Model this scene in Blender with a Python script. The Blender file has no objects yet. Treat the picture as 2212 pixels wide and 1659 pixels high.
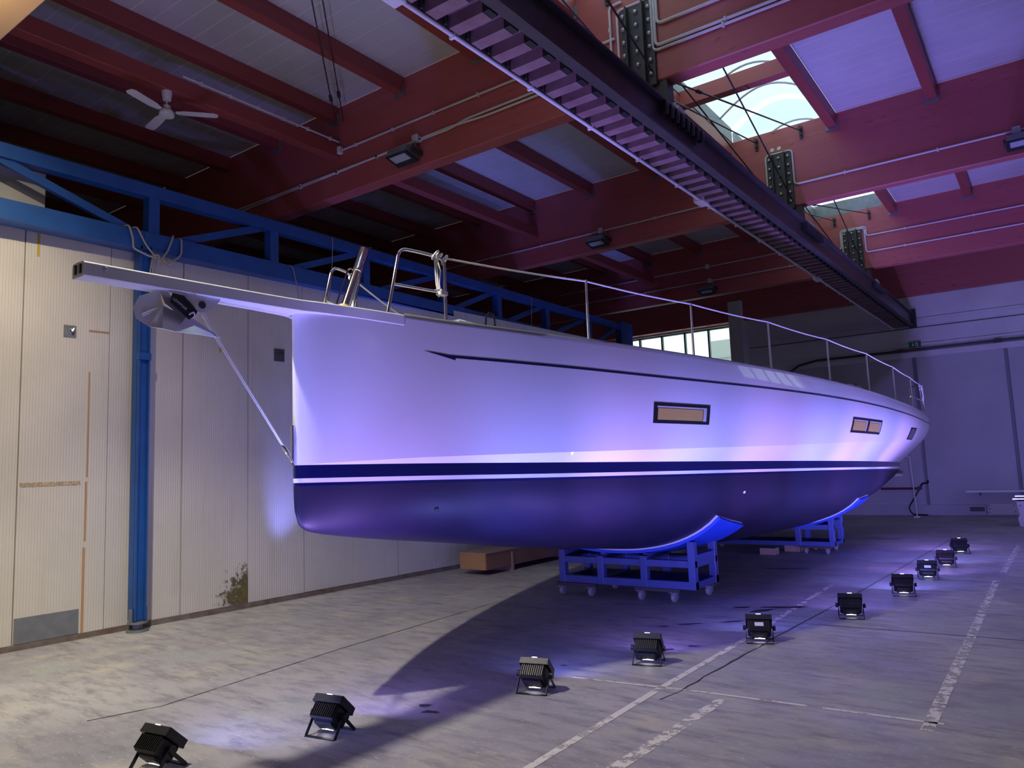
import bpy, bmesh, math, random
from mathutils import Vector, Matrix
rnd = random.Random(7)
PI = math.pi
S = bpy.context.scene
COL = S.collection

# ------------------------------------------------------------------ camera, sky, key light, exposure
def cam_setup():
    yaw, pitch, roll = math.radians(35.8477), math.radians(6.38819), math.radians(-2.20821)
    fwd = Vector((-math.sin(yaw)*math.cos(pitch), math.cos(yaw)*math.cos(pitch), math.sin(pitch)))
    right = Vector((math.cos(yaw), math.sin(yaw), 0)); up = right.cross(fwd)
    r2 = right*math.cos(roll) + up*math.sin(roll)
    u2 = -right*math.sin(roll) + up*math.cos(roll)
    cd = bpy.data.cameras.new('camera'); cam = bpy.data.objects.new('camera', cd); COL.objects.link(cam)
    cd.sensor_fit = 'HORIZONTAL'; cd.sensor_width = 36.0; cd.lens = 1621.16/2212*36.0
    cd.clip_start = 0.05; cd.clip_end = 200
    m = Matrix((( r2.x, u2.x, -fwd.x, 0), (r2.y, u2.y, -fwd.y, 0), (r2.z, u2.z, -fwd.z, 1.62), (0, 0, 0, 1)))
    cam.matrix_world = m
    S.camera = cam
cam_setup()
w = bpy.data.worlds.new('overcast_sky'); S.world = w; w.use_nodes = True
wb = w.node_tree.nodes['Background']
wb.inputs['Color'].default_value = (0.70, 0.88, 0.93, 1); wb.inputs['Strength'].default_value = 1.7
LAMP = Vector((-5.35, 2.05, 5.35))          # warm work light on the first roof beam, above the frame
def spot(name, loc, target, power, color, angle, blend, radius):
    l = bpy.data.lights.new(name, 'SPOT'); l.energy = power; l.color = color
    l.spot_size = math.radians(angle); l.spot_blend = blend; l.shadow_soft_size = radius
    o = bpy.data.objects.new(name, l); COL.objects.link(o); o.location = loc
    o.rotation_euler = (Vector(target)-Vector(loc)).to_track_quat('-Z', 'Y').to_euler()
    return o
spot('work_light_beam', LAMP, (-9.2, 1.6, 1.7), 470, (1.0, 0.86, 0.58), 104, 1.0, 0.05)
spot('work_light_beam_floor', LAMP+Vector((0.06, 0, 0)), (-4.4, 3.7, 0.0), 680, (1.0, 0.93, 0.83), 104, 0.45, 0.07)
wl1 = bpy.data.lights.new('work_light_spill', 'POINT'); wl1.energy = 12; wl1.color = (1.0, 0.72, 0.42); wl1.shadow_soft_size = 0.08  # added bulb without a fixture, brightens the nearest beam and purlins
wo1 = bpy.data.objects.new('work_light_spill', wl1); COL.objects.link(wo1); wo1.location = (-6.3, 1.75, 5.05)
S.view_settings.view_transform = 'Standard'; S.view_settings.look = 'None'
S.view_settings.gamma = 1.0; S.view_settings.exposure = 0.2; S.view_settings.use_curve_mapping = False
try:
    S.cycles.use_denoising = True
    S.cycles.max_bounces = 8; S.cycles.diffuse_bounces = 5; S.cycles.transparent_max_bounces = 12
    S.cycles.sample_clamp_indirect = 6.0; S.cycles.caustics_reflective = False; S.cycles.caustics_refractive = False
except Exception:
    pass

# ------------------------------------------------------------------ materials
def nmat(name):
    m = bpy.data.materials.new(name); m.use_nodes = True
    nt = m.node_tree; return m, nt, nt.nodes['Principled BSDF']
def mat(name, col, rough=0.5, metal=0.0, var=0.0, scale=8.0, bump=0.0, bscale=60.0, stretch=(1, 1, 1), coat=0.0, col2=None, emis=None, spec=0.5, alpha=1.0):
    m, nt, p = nmat(name); N = nt.nodes; L = nt.links
    p.inputs['Base Color'].default_value = (*col, 1); p.inputs['Roughness'].default_value = rough
    p.inputs['Metallic'].default_value = metal; p.inputs['Specular IOR Level'].default_value = spec
    if coat: p.inputs['Coat Weight'].default_value = coat; p.inputs['Coat Roughness'].default_value = 0.03
    if emis:
        p.inputs['Emission Color'].default_value = (*emis[0], 1); p.inputs['Emission Strength'].default_value = emis[1]
    if alpha < 1: p.inputs['Alpha'].default_value = alpha
    if var or bump:
        tc = N.new('ShaderNodeTexCoord'); mp = N.new('ShaderNodeMapping'); mp.inputs['Scale'].default_value = stretch
        L.new(tc.outputs['Object'], mp.inputs['Vector'])
    if var:
        n = N.new('ShaderNodeTexNoise'); n.inputs['Scale'].default_value = scale; n.inputs['Detail'].default_value = 6
        L.new(mp.outputs[0], n.inputs['Vector'])
        r = N.new('ShaderNodeValToRGB'); r.color_ramp.elements[0].position = 0.3; r.color_ramp.elements[1].position = 0.7
        c2 = col2 if col2 else tuple(max(0, c*(1-var)) for c in col)
        r.color_ramp.elements[0].color = (*c2, 1); r.color_ramp.elements[1].color = (*col, 1)
        L.new(n.outputs['Fac'], r.inputs['Fac']); L.new(r.outputs[0], p.inputs['Base Color'])
    if bump:
        n2 = N.new('ShaderNodeTexNoise'); n2.inputs['Scale'].default_value = bscale; n2.inputs['Detail'].default_value = 4
        L.new(mp.outputs[0], n2.inputs['Vector'])
        b = N.new('ShaderNodeBump'); b.inputs['Strength'].default_value = bump; b.inputs['Distance'].default_value = 0.01
        L.new(n2.outputs['Fac'], b.inputs['Height']); L.new(b.outputs[0], p.inputs['Normal'])
    return m

def mix_node(nt, fac, a, b, blend='MIX'):
    n = nt.nodes.new('ShaderNodeMixRGB'); n.blend_type = blend
    for sock, v in ((n.inputs[0], fac), (n.inputs[1], a), (n.inputs[2], b)):
        if hasattr(v, 'is_output') or isinstance(v, bpy.types.NodeSocket): nt.links.new(v, sock)
        elif isinstance(v, (int, float)): sock.default_value = v
        else: sock.default_value = (*v, 1)
    return n.outputs[0]
def noise(nt, vec, scale, detail=6, rough=0.55, lo=0.4, hi=0.6):
    n = nt.nodes.new('ShaderNodeTexNoise'); n.inputs['Scale'].default_value = scale
    n.inputs['Detail'].default_value = detail; n.inputs['Roughness'].default_value = rough
    nt.links.new(vec, n.inputs['Vector'])
    r = nt.nodes.new('ShaderNodeMapRange'); r.inputs[1].default_value = lo; r.inputs[2].default_value = hi
    nt.links.new(n.outputs['Fac'], r.inputs[0]); return r.outputs[0]
def objvec(nt, scale=(1, 1, 1), rot=(0, 0, 0), loc=(0, 0, 0)):
    tc = nt.nodes.new('ShaderNodeTexCoord'); mp = nt.nodes.new('ShaderNodeMapping')
    mp.inputs['Scale'].default_value = scale; mp.inputs['Rotation'].default_value = rot; mp.inputs['Location'].default_value = loc
    nt.links.new(tc.outputs['Object'], mp.inputs['Vector']); return mp.outputs[0]

def mat_floor():
    m, nt, p = nmat('worn_concrete')
    v = objvec(nt); vs = objvec(nt, (1.0, 3.5, 1), (0, 0, 0.5))
    c = mix_node(nt, noise(nt, v, 0.5, 5), (0.35, 0.335, 0.355), (0.485, 0.47, 0.465))
    c = mix_node(nt, noise(nt, v, 1.9, 6, 0.6, 0.5, 0.72), c, (0.55, 0.52, 0.42))
    c = mix_node(nt, noise(nt, vs, 2.6, 6, 0.65, 0.46, 0.68), c, (0.26, 0.245, 0.265))
    c = mix_node(nt, noise(nt, objvec(nt, (1, 1, 1), (0, 0, 0), (7, 3, 0)), 1.1, 4, 0.5, 0.56, 0.75), c, (0.40, 0.43, 0.40))
    c = mix_node(nt, noise(nt, vs, 16, 5, 0.7, 0.58, 0.68), c, (0.62, 0.60, 0.56))
    c = mix_node(nt, noise(nt, objvec(nt, (2.2, 6, 1), (0, 0, 0.3)), 9, 5, 0.7, 0.64, 0.7), c, (0.17, 0.165, 0.17))
    vo = nt.nodes.new('ShaderNodeTexVoronoi'); vo.inputs['Scale'].default_value = 9
    nt.links.new(objvec(nt, (1, 1.8, 1), (0, 0, 0.6)), vo.inputs['Vector'])
    r = nt.nodes.new('ShaderNodeMapRange'); r.inputs[1].default_value = 0.05; r.inputs[2].default_value = 0.085; r.inputs[3].default_value = 1; r.inputs[4].default_value = 0
    nt.links.new(vo.outputs['Distance'], r.inputs[0])
    ml = nt.nodes.new('ShaderNodeMath'); ml.operation = 'MULTIPLY'
    nt.links.new(r.outputs[0], ml.inputs[0]); nt.links.new(noise(nt, v, 0.9, 3, 0.5, 0.52, 0.58), ml.inputs[1])
    c = mix_node(nt, ml.outputs[0], c, (0.74, 0.71, 0.63))
    nt.links.new(c, p.inputs['Base Color'])
    rr = nt.nodes.new('ShaderNodeMapRange'); rr.inputs[3].default_value = 0.42; rr.inputs[4].default_value = 0.68
    nt.links.new(noise(nt, v, 1.4, 5), rr.inputs[0]); nt.links.new(rr.outputs[0], p.inputs['Roughness'])
    b = nt.nodes.new('ShaderNodeBump'); b.inputs['Strength'].default_value = 0.25; b.inputs['Distance'].default_value = 0.01
    nt.links.new(noise(nt, vs, 22, 6, 0.65, 0.2, 0.8), b.inputs['Height']); nt.links.new(b.outputs[0], p.inputs['Normal'])
    return m
def mat_worn_paint(name, col, lo, hi, scale=9, stretch=(1, 1, 1), rough=0.6):
    m, nt, p = nmat(name)
    p.inputs['Base Color'].default_value = (*col, 1); p.inputs['Roughness'].default_value = rough
    nt.links.new(noise(nt, objvec(nt, stretch), scale, 6, 0.7, lo, hi), p.inputs['Alpha'])
    return m
def mat_mould():
    m, nt, p = nmat('mossy_stain'); N = nt.nodes; L = nt.links
    p.inputs['Base Color'].default_value = (0.15, 0.125, 0.045, 1); p.inputs['Roughness'].default_value = 0.8
    tc = N.new('ShaderNodeTexCoord'); d = N.new('ShaderNodeVectorMath'); d.operation = 'DISTANCE'; d.inputs[1].default_value = (-8.48, 5.86, 0.12)
    L.new(tc.outputs['Object'], d.inputs[0])
    r = N.new('ShaderNodeMapRange'); r.inputs[1].default_value = 0.56; r.inputs[2].default_value = 0.05; r.inputs[3].default_value = -0.35; r.inputs[4].default_value = 0.65
    L.new(d.outputs['Value'], r.inputs[0])
    a = N.new('ShaderNodeMath'); a.operation = 'ADD'; a.use_clamp = True; L.new(r.outputs[0], a.inputs[0])
    L.new(noise(nt, objvec(nt), 16, 6, 0.75, 0.35, 0.75), a.inputs[1])
    b = N.new('ShaderNodeMath'); b.operation = 'MULTIPLY_ADD'; b.use_clamp = True; b.inputs[1].default_value = 2.2; b.inputs[2].default_value = -0.95; L.new(a.outputs[0], b.inputs[0])
    L.new(b.outputs[0], p.inputs['Alpha']); return m
def mat_stripes(name, col, axis, pitch, depth, rough=0.5, line=0.12, linecol=None, stains=None):
    """painted sheet metal with fine ribs along one direction"""
    m, nt, p = nmat(name); N = nt.nodes; L = nt.links
    tc = N.new('ShaderNodeTexCoord'); sx = N.new('ShaderNodeSeparateXYZ'); L.new(tc.outputs['Object'], sx.inputs[0])
    a = N.new('ShaderNodeMath'); a.operation = 'DIVIDE'; a.inputs[1].default_value = pitch; L.new(sx.outputs[axis], a.inputs[0])
    f = N.new('ShaderNodeMath'); f.operation = 'FRACT'; L.new(a.outputs[0], f.inputs[0])
    r = N.new('ShaderNodeMapRange'); r.inputs[1].default_value = line; r.inputs[2].default_value = line*0.5; L.new(f.outputs[0], r.inputs[0])
    v = objvec(nt)
    c = mix_node(nt, noise(nt, v, 0.8, 5), tuple(x*0.88 for x in col), col)
    if stains:
        vs = objvec(nt, (1, 4, 0.4))
        c = mix_node(nt, noise(nt, vs, 1.3, 6, 0.65, 0.58, 0.8), c, stains)
    if linecol: c = mix_node(nt, r.outputs[0], c, linecol)
    L.new(c, p.inputs['Base Color']); p.inputs['Roughness'].default_value = rough
    b = N.new('ShaderNodeBump'); b.inputs['Strength'].default_value = depth; b.inputs['Distance'].default_value = 0.006
    L.new(r.outputs[0], b.inputs['Height']); L.new(b.outputs[0], p.inputs['Normal'])
    return m
def mat_wood(name, col, dark, sc=(0.6, 14, 14), fleck=None, rough=0.5, fsc=None):
    m, nt, p = nmat(name); v = objvec(nt, sc)
    c = mix_node(nt, noise(nt, v, 1.6, 6, 0.6, 0.3, 0.7), dark, col)
    if fleck: c = mix_node(nt, noise(nt, objvec(nt, fsc or sc, (0, 0, 0), (3, 5, 1)), 1.3 if fsc else 4.5, 3, 0.5, 0.62 if fsc else 0.66, 0.74), c, fleck)
    c = mix_node(nt, noise(nt, objvec(nt), 0.7, 4, 0.5, 0.35, 0.65), c, tuple(x*0.85 for x in col))
    nt.links.new(c, p.inputs['Base Color']); p.inputs['Roughness'].default_value = rough
    return m
def mat_glass(name, tint=(1, 1, 1), refl=0.12):
    m = bpy.data.materials.new(name); m.use_nodes = True; nt = m.node_tree; nt.nodes.clear()
    o = nt.nodes.new('ShaderNodeOutputMaterial'); t = nt.nodes.new('ShaderNodeBsdfTransparent'); g = nt.nodes.new('ShaderNodeBsdfGlossy')
    t.inputs[0].default_value = (*tint, 1); g.inputs['Roughness'].default_value = 0.02
    x = nt.nodes.new('ShaderNodeMixShader'); x.inputs[0].default_value = refl
    nt.links.new(t.outputs[0], x.inputs[1]); nt.links.new(g.outputs[0], x.inputs[2]); nt.links.new(x.outputs[0], o.inputs[0])
    return m
def mat_dome():
    m = bpy.data.materials.new('milky_polycarbonate'); m.use_nodes = True; nt = m.node_tree; nt.nodes.clear()
    o = nt.nodes.new('ShaderNodeOutputMaterial'); t = nt.nodes.new('ShaderNodeBsdfTransparent'); g = nt.nodes.new('ShaderNodeBsdfTranslucent')
    t.inputs[0].default_value = (0.60, 0.62, 0.63, 1); g.inputs[0].default_value = (0.7, 0.75, 0.76, 1)
    x = nt.nodes.new('ShaderNodeMixShader')
    r = nt.nodes.new('ShaderNodeMapRange'); r.inputs[3].default_value = 0.10; r.inputs[4].default_value = 0.28
    nt.links.new(noise(nt, objvec(nt, (1, 1, 1)), 2.5, 5, 0.6, 0.35, 0.65), r.inputs[0]); nt.links.new(r.outputs[0], x.inputs[0])
    nt.links.new(t.outputs[0], x.inputs[1]); nt.links.new(g.outputs[0], x.inputs[2]); nt.links.new(x.outputs[0], o.inputs[0])
    return m
def mat_emit(name, col, strength):
    m = bpy.data.materials.new(name); m.use_nodes = True; nt = m.node_tree; nt.nodes.clear()
    o = nt.nodes.new('ShaderNodeOutputMaterial'); e = nt.nodes.new('ShaderNodeEmission')
    e.inputs[0].default_value = (*col, 1); e.inputs[1].default_value = strength; nt.links.new(e.outputs[0], o.inputs[0]); return m

M = dict(
    floor=mat_floor(),
    panel=mat_stripes('cream_sandwich_panel', (0.70, 0.67, 0.60), 1, 0.028, 0.4, 0.45, 0.30, (0.645, 0.615, 0.545), (0.55, 0.48, 0.36)),
    roof=mat_stripes('white_roof_sheet', (0.60, 0.59, 0.63), 1, 0.25, 0.6, 0.45, 0.075, (0.80, 0.79, 0.83)),
    wall=mat('painted_concrete_wall', (0.72, 0.71, 0.74), 0.7, var=0.12, scale=1.5, bump=0.1, bscale=40),
    postgrey=mat('grey_door_post', (0.22, 0.21, 0.23), 0.6),
    wall2=mat('grey_door_panel', (0.50, 0.50, 0.53), 0.6, var=0.15, scale=1.2),
    maroon=mat_wood('maroon_stained_timber', (0.50, 0.125, 0.13), (0.40, 0.09, 0.095), (0.5, 9, 9), (0.17, 0.035, 0.04), 0.45, (4, 26, 26)),
    purlin=mat_wood('maroon_stained_purlin', (0.36, 0.075, 0.07), (0.28, 0.06, 0.06), (9, 0.5, 9), (0.2, 0.045, 0.05), 0.45),
    tanpaint=mat('tan_painted_beam', (0.72, 0.50, 0.27), 0.7, var=0.06, scale=2),  # warm lamp light on the nearest beam is put into this tan
    steel=mat('dark_painted_steel', (0.055, 0.05, 0.06), 0.42, 0.3, var=0.3, scale=5, col2=(0.09, 0.07, 0.075)),
    plate=mat('dark_grey_splice_steel', (0.075, 0.07, 0.075), 0.5, 0.3, var=0.25, scale=9),
    bolt=mat('zinc_bolt', (0.42, 0.41, 0.42), 0.4, 0.6),
    galv=mat('pale_galvanised_steel', (0.62, 0.60, 0.62), 0.4, 0.35, var=0.15, scale=12),
    tray=mat('primed_trapezoidal_sheet', (0.27, 0.17, 0.20), 0.42, 0.1, var=0.25, scale=6, col2=(0.2, 0.10, 0.12)),
    conduit=mat('pale_grey_plastic_conduit', (0.66, 0.64, 0.66), 0.45),
    blue=mat('blue_painted_steel', (0.016, 0.095, 0.35), 0.42, 0.0, var=0.25, scale=4, bump=0.06, bscale=30),
    blue2=mat('bright_blue_cradle_paint', (0.05, 0.075, 0.26), 0.38, 0.0, var=0.2, scale=5),
    padblue=mat('bright_blue_pad', (0.012, 0.06, 0.50), 0.4),
    hull=mat('white_gelcoat', (0.80, 0.80, 0.82), 0.32, coat=0.7, var=0.02, scale=2),
    sprit=mat('white_moulding', (0.74, 0.74, 0.74), 0.4, var=0.03, scale=3),
    navy=mat('gloss_navy_band', (0.004, 0.006, 0.055), 0.16, coat=0.4),
    bottom=mat('navy_antifouling', (0.013, 0.010, 0.032), 0.5, var=0.15, scale=2, spec=0.35),
    deck=mat('off_white_deck', (0.65, 0.64, 0.60), 0.7),
    rail=mat('grey_aluminium_toe_rail', (0.40, 0.40, 0.37), 0.42, 0.2),
    anchorsteel=mat('satin_stainless', (0.85, 0.85, 0.9), 0.25, 0.55),
    chrome=mat('polished_stainless', (0.82, 0.81, 0.82), 0.08, 1.0),
    stainless=mat('brushed_stainless', (0.85, 0.85, 0.88), 0.33, 1.0),
    black=mat('black_plastic', (0.012, 0.012, 0.014), 0.45),
    blackmetal=mat('black_die_cast_metal', (0.014, 0.014, 0.017), 0.42, 0.0, bump=0.1, bscale=200),
    rope=mat('white_rope', (0.88, 0.86, 0.90), 0.8, bump=0.5, bscale=250),
    rope2=mat('grey_rope', (0.42, 0.40, 0.37), 0.85, bump=0.5, bscale=250),
    cord=mat('grey_cord', (0.34, 0.32, 0.30), 0.8),
    ply=mat_wood('plywood', (0.48, 0.26, 0.11), (0.36, 0.18, 0.07), (2, 2, 9), (0.28, 0.13, 0.05), 0.6),
    blind=mat('tan_window_blind', (0.30, 0.22, 0.11), 0.7, var=0.2, scale=9, stretch=(1, 1, 9), emis=((0.42, 0.27, 0.11), 0.34)),  # own emission stands in for cabin light on the blind
    ply2=mat_wood('crate_board', (0.30, 0.17, 0.11), (0.22, 0.12, 0.08), (9, 0.7, 9), (0.16, 0.08, 0.05), 0.65),
    rubber=mat('grey_rubber_wheel', (0.26, 0.24, 0.25), 0.6),
    timber=mat_wood('pale_timber', (0.38, 0.27, 0.19), (0.30, 0.2, 0.13), (9, 1, 9), None, 0.7),
    brownbar=mat('dark_brown_skate_bar', (0.05, 0.04, 0.04), 0.6),
    white=mat('white_plastic', (0.72, 0.72, 0.70), 0.4),
    greyplate=mat('grey_metal_plate', (0.24, 0.26, 0.29), 0.45, 0.3, var=0.2, scale=9),
    darkplate=mat('dark_grey_plate', (0.08, 0.085, 0.095), 0.5),
    rust=mat('rusty_skirting', (0.13, 0.075, 0.055), 0.7, var=0.4, scale=7, col2=(0.20, 0.18, 0.165)),
    green=mat('green_exit_sign', (0.005, 0.16, 0.085), 0.4),
    red=mat('dark_red_pipe', (0.16, 0.01, 0.025), 0.45),
    glass=mat_glass('window_glass', (0.95, 0.98, 0.97), 0.06),
    portglass=mat_glass('port_light_glass', (0.9, 0.88, 0.85), 0.10),
    dome=mat_dome(),
    tape=mat('torn_masking_foam', (0.62, 0.60, 0.62), 0.8),
    yellow=mat('yellow_tape', (0.55, 0.40, 0.06), 0.5),
    tan=mat('tan_tape_mark', (0.45, 0.27, 0.13), 0.6),
    glue=mat_worn_paint('pale_glue_residue', (0.58, 0.45, 0.26), 0.4, 0.55, 22),
    line=mat_worn_paint('worn_floor_paint', (0.82, 0.78, 0.70), 0.36, 0.50, 7),
    linew=mat_worn_paint('flaking_floor_paint', (0.82, 0.79, 0.71), 0.44, 0.52, 11),
    crack=mat('dark_floor_crack', (0.05, 0.045, 0.045), 0.8),
    joint=mat_worn_paint('floor_joint', (0.09, 0.085, 0.085), 0.3, 0.5, 5),
    stain=mat('dark_oil_stain', (0.06, 0.055, 0.06), 0.3),
    mould=mat_mould(),
    lens_b=mat_emit('blue_flood_lens', (0.20, 0.235, 1.0), 450),
    lens_v=mat_emit('violet_flood_lens', (0.35, 0.235, 1.0), 450),
    lens_bf=mat_emit('blue_flood_lens_full', (0.23, 0.24, 1.0), 950),
    lens_vf=mat_emit('violet_flood_lens_full', (0.35, 0.24, 1.0), 950),
    slot=mat_emit('lit_slot', (0.85, 0.85, 1.0), 6),  # glowing patch standing in for light leaking round the lens
    lens_off=mat('unlit_lamp_glass', (0.42, 0.43, 0.50), 0.15, coat=0.6),
    outwall=mat('outside_wall', (0.55, 0.55, 0.5), 0.8),
)

# ------------------------------------------------------------------ mesh helpers
BASE = {}
def base_of(o): return BASE.get(o.name, Vector((0, 0, 0)))
def obj(name, bm, m, parent=None, smooth=40, kind=None, label=None):
    me = bpy.data.meshes.new(name)
    b = base_of(parent) if parent else Vector((0, 0, 0))
    if b.length: bmesh.ops.translate(bm, verts=bm.verts, vec=-b)
    bm.normal_update(); bm.to_mesh(me); bm.free()
    ms = m if isinstance(m, (list, tuple)) else [m]
    for x in ms: me.materials.append(x)
    if smooth:
        me.shade_smooth(); me.set_sharp_from_angle(angle=math.radians(smooth))
    o = bpy.data.objects.new(name, me); COL.objects.link(o)
    if parent: o.parent = parent; BASE[o.name] = b
    if kind: o['kind'] = kind
    if label: o['label'] = label
    return o
def thing(name, label, cat, loc=(0, 0, 0), group=None):
    o = bpy.data.objects.new(name, None); o.empty_display_size = 0.2; COL.objects.link(o)
    o.location = loc; o['label'] = label; o['category'] = cat
    if group: o['group'] = group
    BASE[o.name] = Vector(loc); return o
def tag(o, label, cat, group=None):
    o['label'] = label; o['category'] = cat
    if group: o['group'] = group
    return o
def struct(o, label=None):
    o['kind'] = 'structure'
    if label: o['label'] = label
    return o
def copy_tree(o, parent=None):
    c = o.copy(); COL.objects.link(c)
    if parent: c.parent = parent
    for ch in list(o.children): copy_tree(ch, c)
    return c
def NB(): return bmesh.new()
def box(bm, x0, x1, y0, y1, z0, z1, bev=0.0):
    g = bmesh.ops.create_cube(bm, size=1.0)
    vs = g['verts']
    for v in vs:
        v.co = Vector(((x0+x1)/2 + v.co.x*(x1-x0), (y0+y1)/2 + v.co.y*(y1-y0), (z0+z1)/2 + v.co.z*(z1-z0)))
    if bev:
        es = {e for v in vs for e in v.link_edges}
        bmesh.ops.bevel(bm, geom=list(es), offset=bev, segments=1, affect='EDGES', profile=0.5)
    return vs
def bx(x0, x1, y0, y1, z0, z1, bev=0.0):
    bm = NB(); box(bm, x0, x1, y0, y1, z0, z1, bev); return bm
def obox(bm, c, size, mtx, bev=0.0):
    g = bmesh.ops.create_cube(bm, size=1.0); vs = g['verts']
    for v in vs: v.co = Vector(c) + mtx @ Vector((v.co.x*size[0], v.co.y*size[1], v.co.z*size[2]))
    if bev:
        es = {e for v in vs for e in v.link_edges}
        bmesh.ops.bevel(bm, geom=list(es), offset=bev, segments=1, affect='EDGES')
    return vs
def bar(bm, a, b, wx, wz, upv=(0, 0, 1), bev=0.0):
    a = Vector(a); b = Vector(b); d = (b-a); L = d.length; d.normalize()
    s = d.cross(Vector(upv)).normalized(); u = s.cross(d)
    m = Matrix((s, d, u)).transposed()
    return obox(bm, (a+b)/2, (wx, L, wz), m, bev)
def tube(bm, pts, r, n=10, closed=False, taper=None):
    pts = [Vector(p) for p in pts]; rings = []; up = Vector((0, 0, 1)); prev = None
    for i, p in enumerate(pts):
        if closed: d = pts[(i+1) % len(pts)] - pts[i-1]
        else: d = pts[min(i+1, len(pts)-1)] - pts[max(i-1, 0)]
        d.normalize()
        if prev is None:
            s = d.cross(up)
            if s.length < 1e-3: s = d.cross(Vector((1, 0, 0)))
            s.normalize()
        else:
            s = prev - d*prev.dot(d); s.normalize()
        prev = s; t = d.cross(s)
        rr = r if taper is None else taper[i]
        rings.append([bm.verts.new(p + (s*math.cos(2*PI*k/n) + t*math.sin(2*PI*k/n))*rr) for k in range(n)])
    m = len(rings)
    for i in range(m if closed else m-1):
        A, B = rings[i], rings[(i+1) % m]
        for k in range(n):
            bm.faces.new((A[k], A[(k+1) % n], B[(k+1) % n], B[k]))
    if not closed:
        bm.faces.new(list(reversed(rings[0]))); bm.faces.new(rings[-1])
def arc_pts(pts, rad, seg=5):
    """round the corners of a polyline"""
    P = [Vector(p) for p in pts]; out = [P[0]]
    for i in range(1, len(P)-1):
        a = (P[i-1]-P[i]); b = (P[i+1]-P[i]); r = min(rad, a.length*0.45, b.length*0.45)
        A = P[i]+a.normalized()*r; B = P[i]+b.normalized()*r
        for k in range(seg+1):
            t = k/seg; out.append((1-t)**2*A + 2*t*(1-t)*P[i] + t*t*B)
    out.append(P[-1]); return out
def cyl(bm, c, r, h, axis=(0, 0, 1), n=16, r2=None):
    c = Vector(c); ax = Vector(axis).normalized()
    tube(bm, [c-ax*h/2, c+ax*h/2], r, n, taper=[r, r if r2 is None else r2])
def lathe(bm, prof, c=(0, 0, 0), axis=(0, 0, 1), n=20):
    c = Vector(c); ax = Vector(axis).normalized(); s = ax.orthogonal().normalized(); t = ax.cross(s); rings = []
    for r, h in prof: rings.append([bm.verts.new(c+ax*h+(s*math.cos(2*PI*k/n)+t*math.sin(2*PI*k/n))*max(r, 1e-4)) for k in range(n)])
    for A, B in zip(rings, rings[1:]):
        for k in range(n): bm.faces.new((A[k], A[(k+1) % n], B[(k+1) % n], B[k]))
    bm.faces.new(list(reversed(rings[0]))); bm.faces.new(rings[-1])
def prism(bm, poly, vec):
    vec = Vector(vec); A = [bm.verts.new(Vector(p)) for p in poly]; B = [bm.verts.new(Vector(p)+vec) for p in poly]
    n = len(A); bm.faces.new(A); bm.faces.new(list(reversed(B)))
    for i in range(n): bm.faces.new((A[i], B[i], B[(i+1) % n], A[(i+1) % n]))
    bmesh.ops.recalc_face_normals(bm, faces=bm.faces)
def grid(bm, rows, flip=False):
    V = [[bm.verts.new(Vector(p)) for p in r] for r in rows]
    for i in range(len(V)-1):
        for j in range(len(V[i])-1):
            q = (V[i][j], V[i+1][j], V[i+1][j+1], V[i][j+1])
            try: bm.faces.new(tuple(reversed(q)) if flip else q)
            except ValueError: pass
    return V

# ================================================================== SETTING
XL, XR, YF, YB = -15.5, 4.5, -3.0, 22.13
ROOF = 6.92
floor = struct(obj('floor', bx(XL, XR, YF, YB+0.4, -0.3, 0.0), M['floor'], smooth=0), 'worn grey concrete floor with faded painted lines and paint flecks')
def strip(name, pts, wd, m, z=0.002, jitter=0.0, label=None):
    bm = NB(); L = []; R = []
    P = [Vector((p[0], p[1], 0)) for p in pts]; Q = []
    for a, b in zip(P, P[1:]):
        n = max(1, int((b-a).length/0.12))
        for k in range(n): Q.append(a.lerp(b, k/n))
    Q.append(P[-1])
    for i, q in enumerate(Q):
        d = (Q[min(i+1, len(Q)-1)]-Q[max(i-1, 0)]).normalized(); s = Vector((-d.y, d.x, 0))
        j = rnd.uniform(-1, 1)*jitter; ww = wd*(1+rnd.uniform(-1, 1)*(0.5 if jitter else 0.06))
        L.append(q+s*(ww/2+j)); R.append(q-s*(ww/2-j))
    rows = [[(l.x, l.y, z), (r.x, r.y, z)] for l, r in zip(L, R)]
    grid(bm, rows)
    bmesh.ops.recalc_face_normals(bm, faces=bm.faces)
    return obj(name, bm, m, floor, smooth=0, label=label)
strip('floor_line', [(-2.50, 2.2), (-2.50, 5.15), (-2.47, 6.8), (-2.50, 10.2)], 0.055, M['line'])
strip('floor_line', [(-3.28, 5.08), (-2.2, 5.2), (-0.72, 5.27)], 0.035, M['line'])
strip('floor_line', [(-0.79, 5.1), (-0.79, 8.0), (-0.80, 11.2)], 0.075, M['linew'])
strip('floor_line', [(-0.77, 11.9), (-0.72, 15.4)], 0.075, M['linew'])
strip('floor_line', [(-2.12, 3.2), (-2.02, 5.12)], 0.085, M['linew'])
strip('floor_crack', [(-2.39, 4.9), (-2.35, 5.16), (-2.3, 6.2), (-2.27, 6.9)], 0.012, M['crack'], 0.003, 0.012)
strip('floor_joint', [(-2.27, 6.9), (-2.12, 9.25), (-2.03, 11.1), (-1.93, 13.4), (-1.8, 16)], 0.018, M['joint'], 0.003)
strip('floor_joint', [(-3.2, 7.72), (-1.7, 7.78), (0.6, 7.87)], 0.014, M['joint'], 0.003)
strip('floor_joint', [(-2.9, 10.98), (-1.0, 11.07), (0.6, 11.12)], 0.016, M['joint'], 0.003)
strip('floor_joint', [(-5.6, 2.6), (-5.45, 3.05), (-5.63, 4.9), (-5.75, 7.5)], 0.012, M['joint'], 0.003)
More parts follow.
